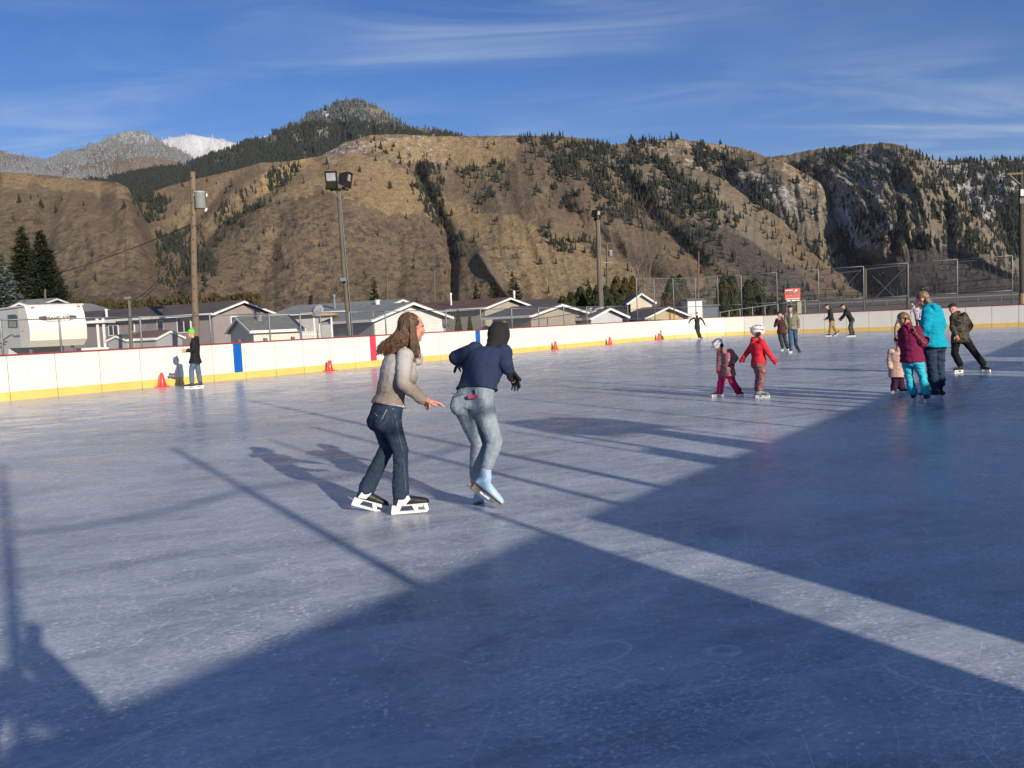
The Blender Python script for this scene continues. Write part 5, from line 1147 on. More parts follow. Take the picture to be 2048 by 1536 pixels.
class Person:
    def __init__(s, label, fx, fy, S=1., vox=.011, extra=0., name='person'):
        s.g = gnd(fx, fy); s.n = nrmz([s.g[0], s.g[1], 0]); s.r = np.array([s.n[1], -s.n[0], 0]); s.S = S; s.vox = vox
        s.root = empty(name, tuple(s.g)); tag(s.root, label, 'person'); s.J = {}; s.o = s.g
    def pt(s, px, py, off=0.):
        d = ray(px, py); t = ((s.g - CAM) @ s.n + off) / (d @ s.n); return CAM + d * t - s.g
    def set(s, **k):
        for a, b in k.items(): s.J[a] = s.pt(*b)
    def vec(s, right, up, away): return nrmz(s.r * right + np.array([0, 0, up]) + s.n * away)
    def torso(s, mb, inf=0., top=1., bot=0., hem=None, wsc=1., dsc=1., belly=0.):
        J, S = s.J, s.S; HC = (J['HL'] + J['HR']) / 2; SCn = (J['SL'] + J['SR']) / 2; sp = SCn - HC; side0 = nrmz(J['HR'] - J['HL']); side1 = nrmz(J['SR'] - J['SL'])
        sw0 = max(np.linalg.norm(J['SR'] - J['SL']) / 2, .12 * S)
        pr = [(-.16, .135, .10), (-.02, .168, .118), (.12, .160, .112), (.34, .135, .098), (.55, .142, .104), (.74, .158, .112), (.90, .150, .105), (1.0, .125, .085), (1.07, .07, .06)]
        rings = []
        for t, w, dd in pr:
            if t < bot - 1e-6 or t > top + 1e-6: continue
            c = HC + sp * t; sd = nrmz(side0 * (1 - t) + side1 * t); fr = nrmz(np.cross(nrmz(sp), sd)); w = w * S * wsc + inf; dd = dd * S * dsc + inf + belly * (t < .6)
            rings.append([c + sd * math.cos(q) * w + fr * math.sin(q) * dd for q in np.linspace(0, 2 * math.pi, 17)[:-1]])
        if hem is not None:
            c0 = HC + sp * hem[0]; fr = nrmz(np.cross(nrmz(sp), side0)); dn = hem[3] if len(hem) > 3 else np.zeros(3)
            rings.insert(0, [c0 + dn + side0 * math.cos(q) * (hem[1] * S + inf) + fr * math.sin(q) * (hem[2] * S + inf) for q in np.linspace(0, 2 * math.pi, 17)[:-1]])
        mb.loft(rings); return rings
    def arms(s, mb, inf=0., which='LR', end=1., up=.050, el=.040, wr=.030):
        J, S = s.J, s.S
        for k in which:
            a, b, c = J['S' + k], J['E' + k], J['W' + k]; c2 = b + (c - b) * end
            mb.sph(a, up * S * 1.12 + inf); mb.cap(a, b, up * S + inf, el * S + inf); mb.cap(b, c2, el * S + inf, (el + (wr - el) * end) * S + inf * .8)
    def legs(s, mb, inf=0., end=1., th=.086, kn=.056, an=.040, flare=0., cuff=0.):
        J, S = s.J, s.S
        for k in 'LR':
            h, n_, a = J['H' + k], J['K' + k], J['A' + k]; a2 = n_ + (a - n_) * end
            mb.cap(h, h + (n_ - h) * .5, th * S + inf, (th * .42 + kn * .58) * S + inf); mb.cap(h + (n_ - h) * .5, n_, (th * .42 + kn * .58) * S + inf, kn * S + inf)
            m = n_ + (a2 - n_) * .35; mb.cap(n_, m, kn * S + inf, (kn * .98) * S + inf); mb.cap(m, a2, (kn * .98) * S + inf, an * S + inf + flare)
    def seat(s, mb, inf=0., gl=.078):
        J, S = s.J, s.S; HC = (J['HL'] + J['HR']) / 2; sp = nrmz((J['SL'] + J['SR']) / 2 - HC); sd = nrmz(J['HR'] - J['HL']); fr = np.cross(sp, sd)
        s.front = fr
        for q in (-1, 1): mb.sph(HC + sd * q * .075 * S - fr * .028 * S * s.fs - sp * .03 * S, gl * S + inf)
    def head(s, mb, f, up, R=1.):
        """f: face direction, up: crown direction (world)"""
        S = s.S * R if R < 3 else s.S; c = s.J['HD']; f = nrmz(f); up = nrmz(up - f * (up @ f)); x = np.cross(f, up); s.hf = (c, f, up, x, S)
        k = S
        mb.ell(c + up * .02 * k - f * .008 * k, x * .075 * k, f * .094 * k, up * .088 * k, 18, 12)
        mb.ell(c - up * .035 * k + f * .018 * k, x * .060 * k, f * .068 * k, up * .078 * k, 16, 10)
        mb.ell(c - up * .088 * k + f * .055 * k, x * .026 * k, f * .026 * k, up * .024 * k, 10, 7)      # chin
        mb.cap(c + f * .080 * k + up * .014 * k, c + f * .099 * k - up * .024 * k, .007 * k, .0105 * k, 8)  # nose
        mb.ell(c + f * .078 * k + up * .030 * k, x * .042 * k, f * .014 * k, up * .010 * k, 10, 6)      # brow
        mb.ell(c + f * .082 * k - up * .054 * k, x * .022 * k, f * .011 * k, up * .011 * k, 10, 6)      # lips
        for q in (-1, 1):
            mb.ell(c + x * q * .076 * k - f * .005 * k - up * .008 * k, x * .010 * k, f * .018 * k, up * .030 * k, 8, 6)
            mb.ell(c + x * q * .040 * k + f * .060 * k - up * .022 * k, x * .024 * k, f * .022 * k, up * .022 * k, 8, 6)
        nk = s.J.get('NB', (s.J['SL'] + s.J['SR']) / 2)
        mb.cap(c - up * .07 * k - f * .02 * k, nk, .050 * s.S, .058 * s.S)
    def face(s, body):
        c, f, up, x, k = s.hf
        for q in (-1, 1):
            MB().ell(c + x * q * .031 * k + f * .083 * k + up * .012 * k, x * .012 * k, f * .006 * k, up * .0055 * k, 8, 5).build('eye', EYEM, body, True)
        MB().ell(c + f * .092 * k - up * .055 * k, x * .021 * k, f * .004 * k, up * .0055 * k, 8, 5).build('lips', LIP, body, True)
    def hand(s, mb, k, dirv=None, palm=None, curl=.5, sc=1., fist=False, spread=.18):
        J, S = s.J, s.S * sc; w = J['W' + k]; d = nrmz(dirv if dirv is not None else w - J['E' + k]); pn = nrmz(palm if palm is not None else -s.n); pn = nrmz(pn - d * (pn @ d)); sd = np.cross(d, pn) * (1 if k == 'R' else -1)
        mb.cap(w - d * .01 * S, w + d * .03 * S, .024 * S, .027 * S, 10)
        mb.ell(w + d * .048 * S, d * .050 * S, sd * .040 * S, pn * .016 * S, 12, 8)
        for i, (o, L_) in enumerate(((-.030, .066), (-.010, .078), (.011, .073), (.031, .058))):
            b = w + d * .082 * S + sd * o * S; p = b; dd = nrmz(d + sd * o * spread * 30 + pn * curl * .25); r = .0095 * S
            for j, l in enumerate((.45, .32, .26)):
                q = p + dd * L_ * S * l; mb.cap(p, q, r, r * .92, 8); p = q; r *= .92; dd = nrmz(dd + pn * curl * (.55 + .1 * i))
        p = w + d * .02 * S - sd * .026 * S; dd = nrmz(d * .75 - sd * .75 + pn * .3)
        for l in (.034, .028, .024): q = p + dd * l * S; mb.cap(p, q, .0125 * S, .011 * S, 8); p = q; dd = nrmz(dd + d * .35)
    def mitt(s, mb, k, dirv=None, sc=1.):
        J, S = s.J, s.S * sc; w = J['W' + k]; d = nrmz(dirv if dirv is not None else w - J['E' + k]); sd = nrmz(np.cross(d, s.n)); pn = np.cross(sd, d)
        mb.cap(w - d * .04 * S, w + d * .01 * S, .038 * S, .036 * S); mb.ell(w + d * .06 * S, d * .072 * S, sd * .046 * S, pn * .030 * S, 12, 8); mb.cap(w + d * .02 * S + sd * .03 * S, w + d * .07 * S + sd * .062 * S, .019 * S, .017 * S, 8)
    def skate(s, heel, toe, up, style='hockey', boot=BLACKP, holder=SKW, ank=None, cuff=.11, sc=1.):
        """heel, toe: blade ends (local); up: sole normal"""
        f = nrmz(toe - heel); up = nrmz(up - f * (up @ f)); x = np.cross(f, up); Lb = np.linalg.norm(toe - heel); c = (heel + toe) / 2; k = Lb / .27
        fig = style == 'figure'; hh = (.074 if not fig else .055) * k
        def P(a, z, b=0): return c + f * a * k + up * z * k + x * b * k
        mb = MB(); z0 = hh / k
        secs = ((-.125, .028, .05), (-.11, .036, .085), (-.06, .038, .085), (0, .040, .070), (.05, .045, .058), (.10, .044, .046), (.135, .034, .036), (.150, .016, .022))
        rings = [[P(a, z0 + .003 + (h_ * .5) * (1 + math.sin(q)), w * math.cos(q)) for q in np.linspace(0, 6.2832, 13)[:-1]] for a, w, h_ in secs]; mb.loft(rings)
        an = ank if ank is not None else P(-.075, z0 + .12); ct = nrmz(an - P(-.075, z0 + .04))
        top = P(-.07, z0 + .05) + ct * (cuff + .05) * k
        mb.cap(P(-.075, z0 + .045), P(-.05, z0 + .06) * .5 + top * .5, .040 * k, .041 * k); mb.cap(P(-.05, z0 + .06) * .5 + top * .5, top, .041 * k, .043 * k)
        bo = fuse(mb, 'skate', boot, s.root, max(.006 * sc, s.vox * .8), 2)
        g = MB()
        if fig:
            g.box(P(0.01, z0 - .006), (.270 * k, .054 * k, .010 * k), ax=(f, x, up)); g.box(P(-.085, z0 - .022), (.07 * k, .058 * k, .034 * k), ax=(f, x, up)); 
            g.build('sole', pm('skate_sole_tan', (.22, .17, .13)), bo)
            h = MB()
            for a in (-.09, .075): h.add([P(a - .03, z0 - .008, -.012), P(a + .03, z0 - .008, -.012), P(a + .02, .016, -.003), P(a - .02, .016, -.003), P(a - .03, z0 - .008, .012), P(a + .03, z0 - .008, .012), P(a + .02, .016, .003), P(a - .02, .016, .003)], [(0, 1, 2, 3), (4, 7, 6, 5), (0, 4, 5, 1), (1, 5, 6, 2), (2, 6, 7, 3), (3, 7, 4, 0)])
            h.prism([P(a, z, -.0025) for a, z in ((-.155, .0), (.10, .0), (.125, .006), (.140, .018), (.135, .030), (.12, .020), (-.155, .017))], x * .005 * k); h.build('blade', BLADE, bo)
        else:
            def bar(a0, z0_, a1, z1_, w0, w1): g.prism([P(a0, z0_, -w0), P(a1, z1_, -w1)] and [P(a0, z0_, -w0), P(a0, z1_, -w0), P(a1, z1_, -w0), P(a1, z0_, -w0)], x * 2 * w0 * k)
            # heel and toe towers with an opening between them and a long runner
            def pz(poly, w): g.prism([P(a, z, -w) for a, z in poly], x * 2 * w * k)
            pz(((-.134, z0 + .004), (-.056, z0 + .004), (-.088, .020), (-.144, .020)), .020)
            pz(((.012, z0 + .004), (.054, z0 + .004), (.066, .020), (.036, .020)), .018); pz(((.100, z0 + .004), (.134, z0 + .004), (.143, .024), (.120, .018)), .018); pz(((.048, z0 - .020), (.100, z0 - .020), (.100, z0 + .004), (.048, z0 + .004)), .018)
            pz(((-.143, .008), (.128, .008), (.144, .032), (.120, .027), (-.1445, .027)), .010)
            pz(((-.070, z0 - .004), (.022, z0 - .004), (.022, z0 + .004), (-.070, z0 + .004)), .024)
            g.build('holder', holder, bo)
            MB().prism([P(a, z, -.0022) for a, z in ((-.140, -.004 + .004), (.115, 0), (.140, .020), (.138, .024), (-.143, .024), (-.146, .006))], x * .0044 * k).build('blade', BLADE, bo)
        return bo
    def flat_skates(s, toes, L_=.27, style='hockey', boot=BLACKP, holder=SKW, lift=(0, 0), cuff=.11):
        """skates under both ankles; toes: direction (right, up, away) for each foot"""
        out = []
        for i, k in enumerate('LR'):
            if 'A' + k not in s.J: continue
            a = s.J['A' + k]; f = s.vec(*toes[i]); L_s = L_ * s.S
            z = -0.004 + lift[i]
            base = np.array([a[0], a[1], z]) + f * .06 * s.S; heel = base - f * L_s / 2; toe = base + f * L_s / 2
            if toes[i][1] == 0: heel[2] = toe[2] = z
            up = np.array([0, 0, 1.]) if abs(toes[i][1]) < .95 else -s.vec(1, 0, 0)
            out.append(s.skate(heel, toe, up, style, boot, holder, a, cuff))
        return out
    fs = 1.

def rim_cuff(p, q, r, mt, parent, name='cuff', w=.03):
    d = nrmz(np.array(q) - np.array(p)); MB().tube([np.array(p) - d * w / 2, p, np.array(p) + d * w / 2], [r * .95, r, r * .95], 14).build(name, mt, parent, True)

# fabrics
def denim(name, a, b, sc=5, fade=None):
    m, N, L, pb, v = newmat(name)
    f = _range(N, L, _noise(N, L, v, sc, 5, .65), .36, .64); c = _mix(N, L, f, a, b)
    c = _mix(N, L, _math(N, L, 'MULTIPLY', _range(N, L, _noise(N, L, _map(N, L, v, (1, 1, .25)), 90, 2), .4, .65), .35), c, tuple(min(1, x * 1.7) for x in a))
    L.new(c, pb.inputs['Base Color']); pb.inputs['Roughness'].default_value = .9; pb.inputs['Specular IOR Level'].default_value = .15
    h = _math(N, L, 'ADD', _noise(N, L, _map(N, L, v, (1, 1, 2.6)), 11, 3, .55), _math(N, L, 'MULTIPLY', _noise(N, L, v, 160, 2), .1))
    _bump(N, L, h, .4, .015, pb); return m
def ombre():
    m, N, L, pb, v = newmat('ombre_grey_knit'); sp = N.new('ShaderNodeSeparateXYZ'); L.new(v, sp.inputs[0])
    n = _noise(N, L, v, 140, 3, .7); mel = _range(N, L, n, .40, .60)
    z = _math(N, L, 'ADD', sp.outputs[2], _math(N, L, 'MULTIPLY', _noise(N, L, v, 7, 3), .06))
    t = _range(N, L, z, .99, 1.16)
    low = _mix(N, L, mel, (.30, .245, .21), (.17, .135, .115)); hi = _mix(N, L, mel, (.46, .44, .41), (.38, .36, .34))
    c = _mix(N, L, t, low, hi); hem = _range(N, L, z, .880, .872); c = _mix(N, L, hem, c, (.50, .51, .47))
    L.new(c, pb.inputs['Base Color']); pb.inputs['Roughness'].default_value = .95; pb.inputs['Specular IOR Level'].default_value = .1
    _bump(N, L, _noise(N, L, _map(N, L, v, (1, 1, .6)), 110, 3), .5, .006, pb); return m
def cable_knit():
    m, N, L, pb, v = newmat('navy_cable_knit'); w = N.new('ShaderNodeTexWave'); w.inputs['Scale'].default_value = 22; w.inputs['Distortion'].default_value = 1.5; w.inputs['Detail'].default_value = 1
    L.new(_map(N, L, v, (1, 1, .1), (0, 0, .35)), w.inputs['Vector'])
    c = _mix(N, L, w.outputs['Fac'], (.026, .038, .082), (.030, .043, .090)); L.new(c, pb.inputs['Base Color']); pb.inputs['Roughness'].default_value = .95; pb.inputs['Specular IOR Level'].default_value = .1
    _bump(N, L, _math(N, L, 'ADD', _math(N, L, 'MULTIPLY', w.outputs['Fac'], .5), _noise(N, L, v, 90, 2)), .4, .006, pb); return m
def hair_mat(name, a, b):
    m, N, L, pb, v = newmat(name); c = _mix(N, L, _range(N, L, _noise(N, L, _map(N, L, v, (1, 1, .3)), 40, 4, .7), .35, .65), a, b)
    L.new(c, pb.inputs['Base Color']); pb.inputs['Roughness'].default_value = .45; pb.inputs['Specular IOR Level'].default_value = .4; return m
HBROWN = hair_mat('brown_hair', (.17, .095, .05), (.065, .036, .022)); HDARK = hair_mat('dark_hair', (.05, .03, .02), (.02, .014, .01)); HBLOND = hair_mat('dark_blond_hair', (.24, .155, .075), (.11, .07, .035))

# ---- woman in the grey sweater
A = Person('woman in a grey ombre sweater and dark jeans, long wavy brown hair, reaching forward', 785, 1026, .98, .0065)
A.set(HD=(824, 655, 0), NB=(806, 697, .02), SR=(806, 712, -.13), SL=(790, 706, .13), ER=(806, 768, -.20), WR=(846, 800, -.23), EL=(815, 765, .24), WL=(838, 790, .30),
      HR=(779, 838, -.085), HL=(761, 836, .085), KR=(801, 900, -.10), KL=(775, 893, .08), AR=(801, 985, -.09), AL=(735, 974, .12))
A.J['SR'] = A.pt(810, 714, -.13); fA = A.vec(.95, -.06, .30)
b = MB(); A.head(b, fA, A.vec(-.05, 1, 0)); A.torso(b); A.arms(b); A.legs(b); A.seat(b)
A.hand(b, 'R', A.vec(1, -.22, .1), np.array([0, 0, -1.]), .45, 1.05, spread=.3); A.hand(b, 'L', None, np.array([0, 0, -1.]), .6)
body = fuse(b, 'body', SKINR, A.root, .0058, 2); A.face(body)
b = MB(); HC = (A.J['HL'] + A.J['HR']) / 2
A.torso(b, .009, 1.0, .34, (.20, .162, .128), .97); A.arms(b, .012, 'LR', .97, .052, .040, .033); nb = A.J['NB']
for q in range(10):
    a = q * .6283; pa = lambda a: nb + A.vec(0, 1, 0) * .0 + fA * (.03 + .062 * math.cos(a)) + np.cross(fA, [0, 0, 1.]) * .068 * math.sin(a) - np.array([0, 0, 1.]) * .045 * math.cos(a)
    b.cap(pa(a), pa(a + .63), .027, .027, 8)
b.sph(nb + fA * .105 - np.array([0, 0, .08]), .055); b.ell((A.J['SL'] + A.J['SR']) / 2 + fA * .075 - np.array([0, 0, .15]), A.n * .10, fA * .065, (0, 0, .085))
o = fuse(b, 'sweater', ombre(), A.root, .0075, 6, .007, .07, 3)
b = MB(); A.torso(b, .004, .34, -.16); A.seat(b, .006, .080); A.legs(b, .006, 1.02, .083, .055, .048, .014)
JEANS1 = denim('dark_blue_denim', (.030, .048, .078), (.014, .022, .040)); o = fuse(b, 'jeans', JEANS1, A.root, .0075, 4, .007, .06, 4)
# pocket with pale stitching and side seam
def surf(px, py, off): return A.pt(px, py, off)
g = MB(); ST = pm('pale_stitching', (.42, .38, .30))
for a_, b_ in (((752, 830), (764, 838)), ((764, 838), (774, 818)), ((749, 826), (762, 842))): g.tube([tuple(A.pt(*a_, -.155)), tuple(A.pt(*b_, -.165))], .0025, 4)
g.build('pocket_stitching', ST, o)
# skates, the far foot tipped
for (h, t, up, an, off) in (((785, 1031), (856, 1025), (.05, 1, 0), (801, 985), -.09), ((704, 1012), (768, 1029), (.25, 1, 0), (735, 974), .12)):
    A.skate(A.pt(*h, off), A.pt(*t, off), A.vec(*up), 'hockey', BLACKP, SKW, A.pt(*an, off), .07)
    bo = [x for x in bpy.data.objects if x.parent == A.root and x.name.startswith('skate')][-1]
    c = A.pt((h[0] * .62 + t[0] * .38) - 2, (h[1] * .62 + t[1] * .38) - 27, off - .052); MB().prism([tuple(A.pt(h[0] + dx, h[1] + dy, off - .046)) for dx, dy in (((8, -19), (13, -34), (32, -40), (36, -33), (25, -20)) if off < 0 else ((12, -17), (22, -31), (40, -31), (38, -24), (28, -14)))], tuple(A.n * .008)).build('heel_guard', SKW, bo)
def strand_hair(P, mt, root_fn, n, seed, wid=.004, nm='hair'):
    rs = random.Random(seed); g = MB()
    for i in range(n):
        pts, r = root_fn(rs, i / n); g.tube(pts, [wid * r * (1 - .75 * (k / (len(pts) - 1)) ** 2) for k in range(len(pts))], 4, False)
    return g.build(nm, mt, P.root, True)
c, f, up, x, k = A.hf
b = MB(); b.ell(c + up * .030 - f * .022, x * .085, f * .088, up * .086, 16, 10); b.ell(c - f * .068 - up * .05, x * .068, f * .042, up * .11, 14, 9)
b.cap(c - f * .08 - up * .09, A.pt(778, 706, .02), .06, .045); b.ell(c - f * .045 - up * .07, x * .083, f * .05, up * .10, 12, 8)
o = fuse(b, 'hair', HBROWN, A.root, .0065, 3, .007, .03, 7)
def rf(rs, t):
    th = rs.uniform(-1.25, 1.25) + math.pi; el = rs.uniform(.1, 1.35); d0 = f * math.cos(th) * math.cos(el) + x * math.sin(th) * math.cos(el) + up * math.sin(el)
    front = rs.random() < .28
    p0 = c + up * .03 - f * .02 + nrmz(d0) * .090
    if front: sgn = rs.choice((-1, -1, 1)); p0 = c + up * .05 - f * rs.uniform(0, .05) + x * .085 * sgn; ends = [c - up * .08 + x * sgn * .092 - f * rs.uniform(-.01, .05), c - up * .17 + x * sgn * .10 - f * rs.uniform(-.03, .05), c - up * .235 + x * sgn * .085 - f * rs.uniform(-.045, .03)]
    else:
        e = A.pt(rs.uniform(752, 786), rs.uniform(693, 711), rs.uniform(-.09, .10)); mid = c - f * rs.uniform(.085, .118) - up * rs.uniform(.02, .09) + x * rs.uniform(-.075, .075); ends = [mid, (mid * .45 + e * .55) - f * .02 + x * rs.uniform(-.02, .02), e]
    P = [p0] + ends; out = []; ph = rs.uniform(0, 6); am = rs.uniform(.004, .012)
    for q in np.linspace(0, 3, 14):
        i = min(int(q), 2); u = q - i; pm_ = P[max(i - 1, 0)]; a0, a1 = P[i], P[i + 1]; a2 = P[min(i + 2, 3)]
        v = .5 * ((2 * a0) + (-pm_ + a1) * u + (2 * pm_ - 5 * a0 + 4 * a1 - a2) * u * u + (-pm_ + 3 * a0 - 3 * a1 + a2) * u ** 3)
        w = am * min(1, q / 1.2); out.append(v + x * w * math.sin(q * 5 + ph) + up * w * math.cos(q * 4.3 + ph))
    return out, rs.uniform(.5, 1.25)
oh = strand_hair(A, HBROWN, rf, 800, 3, .0034, 'hair_strands'); oh['kind'] = 'stuff'

# ---- girl in the navy sweater, bent forward, seen from behind
B = Person('girl bent forward in a navy knit sweater and light blue jeans, seen from behind', 962, 1016, .98, .0075)
B.fs = 1.
B.set(HD=(997, 674, .24), NB=(988, 697, .17), SL=(950, 702, .12), SR=(1007, 706, .06), EL=(912, 715, .16), WL=(920, 724, .36), ER=(1011, 728, -.02), WR=(1018, 741, .0),
      HL=(925, 806, 0.03), HR=(964, 806, -.02), KL=(957, 885, .06), KR=(990, 884, -.04), AL=(950, 962, .16), AR=(972, 940, -.06))
b = MB(); B.head(b, B.vec(.25, -.35, .9), B.vec(.1, 1, .25), .90); B.torso(b, 0, 1.07, -.16, None, .86); B.arms(b); B.legs(b, 0, 1, .08, .052); B.seat(b, 0, .075)
B.hand(b, 'R', B.vec(.45, -.9, .05), B.vec(-.6, 0, -.5), .8, .7); B.hand(b, 'L', None, None, .8, .8)
body = fuse(b, 'body', SKIN, B.root, .0075, 2)
b = MB(); B.torso(b, .016, 1.07, .34, (.25, .160, .118), 1.04, 1.0); B.arms(b, .013, 'LR', .95, .056, .048, .037); b.sph(B.J['SR'], .074); b.sph(B.J['SL'], .068)
o = fuse(b, 'sweater', cable_knit(), B.root, .0075, 7, .005, .08, 5)
b = MB(); B.torso(b, .003, .34, -.16, None, 1.0); B.seat(b, .004, .084); B.legs(b, .004, .86, .090, .060, .045)
JEANS2 = denim('pale_blue_denim', (.26, .31, .345), (.155, .195, .235), 6); o = fuse(b, 'jeans', JEANS2, B.root, .0075, 4, .005, .06, 6)
DST = pm('dark_denim_stitch', (.07, .10, .13)); g = MB()
def onsurf(px, py): return tuple(B.pt(px, py, -.158))
for pl_ in (((935, 800), (937, 820), (951, 828), (967, 823), (969, 802)), ((905, 800), (908, 815), (922, 821)), ((902, 786), (925, 789), (950, 791), (985, 787))): g.tube([onsurf(*q) for q in pl_], .003, 4)
# project the seams on the cloth
def shrink(ob, target, off=.002):
    bpy.context.view_layer.update(); inv = target.matrix_world.inverted(); me = ob.data
    cl = Vector(CAM)
    for v in me.vertices:
        w = ob.matrix_world @ v.co; d = (w - cl).normalized(); ok, loc, nr, _ = target.ray_cast(inv @ cl, (inv.to_3x3() @ d).normalized())
        if ok: v.co = ob.matrix_world.inverted() @ (target.matrix_world @ loc - d * (off + .0015 * math.sin(v.index * 2.1)))
sg_ = g.build('seam_stitching', DST, o); shrink(sg_, o)
g = MB(); g.tube([tuple(A.pt(x_, y_, -.2)) for x_, y_ in ((789, 828), (794, 850), (799, 875), (805, 900), (808, 925), (810, 950), (812, 983))], .0022, 4)
g.tube([tuple(A.pt(x_, y_, -.2)) for x_, y_ in ((745, 818), (759, 820), (774, 818), (774, 842), (764, 850), (752, 842), (745, 818))], .0018, 4)
jA = [x_ for x_ in bpy.data.objects if x_.name == 'jeans'][0]; sA2 = g.build('seam_stitching', pm('dull_stitch', (.12, .14, .16)), jA); shrink(sA2, jA)
sgA = [x_ for x_ in bpy.data.objects if x_.name.startswith('pocket_stitching')][0]; shrink(sgA, sgA.parent)
g = MB(); g.box(B.pt(945, 793, -.135), (.065, .016, .028), ax=(B.r, B.n, (0, 0, 1))); g.build('phone', pm('pink_phone_case', (.42, .05, .10)), o)
g = MB(); g.box(B.pt(953, 783, -.13), (.012, .03, .045), ax=(B.r, B.n, (0, 0, 1))); g.build('belt_loop', pm('pale_loop', (.5, .55, .55)), o)
c, f, up, x, k = B.hf
b = MB(); b.ell(c + up * .022, x * .092, f * .100, up * .104, 18, 12); b.ell(c - up * .050 - f * .030, x * .086, f * .08, up * .070, 16, 8); b.cap(c - up * .08 - f * .03, B.J['NB'] - f * .02, .07, .066); b.sph(c + up * .10 - x * .035, .032); b.sph(c + up * .095 + x * .05, .025)
fuse(b, 'knit_cap', BLACKC, B.root, .008, 4, .004, .03)
b = MB(); B.hand(b, 'R', B.vec(.45, -.9, .05), B.vec(-.6, 0, -.5), .8, 1.12); 
for v_ in range(1): b.cap(B.J['WR'] - B.vec(.45, -.9, 0) * .04, B.J['WR'] + B.vec(.45, -.9, 0) * .03, .036, .034); b.ell(B.J['WR'] + B.vec(.45, -.9, .05) * .05, B.vec(.45, -.9, .05) * .055, B.vec(.9, .45, 0) * .044, B.n * .026, 12, 8)
fuse(b, 'glove', BLACKC, B.root, .0065, 2)
b = MB(); B.hand(b, 'L', None, None, .8, 1.15); fuse(b, 'glove', BLACKC, B.root, .0065, 2)
LBLUE = pm('sky_blue_boot', (.30, .50, .72), (.45, .56, .66), 5, .4, .15)
sk = B.skate(B.pt(936, 974, -.10), B.pt(991, 1017, -.06), B.vec(.70, .72, -.15), 'figure', LBLUE, SKW, B.pt(971, 941, -.06), .015)
B.skate(B.pt(948, 1019, .13), B.pt(989, 1014, .30), B.vec(0, 1, 0), 'figure', LBLUE, SKW, B.pt(951, 958, .16), .06)
SOCK = pm('grey_white_sock', (.62, .62, .62), (.5, .5, .5), 30, .9); b = MB(); b.cap(B.pt(968, 956, -.06), B.pt(975, 930, -.055), .038, .045); so = fuse(b, 'sock', SOCK, B.root, .008, 2)
B_ = nrmz(B.J['KR'] - B.J['AR']); q = B.pt(975, 931, -.055); MB().tube([q - B_ * .006, q + B_ * .006], .0475, 14).build('red_band', pm('red_wool', (.6, .06, .06)), so, True)

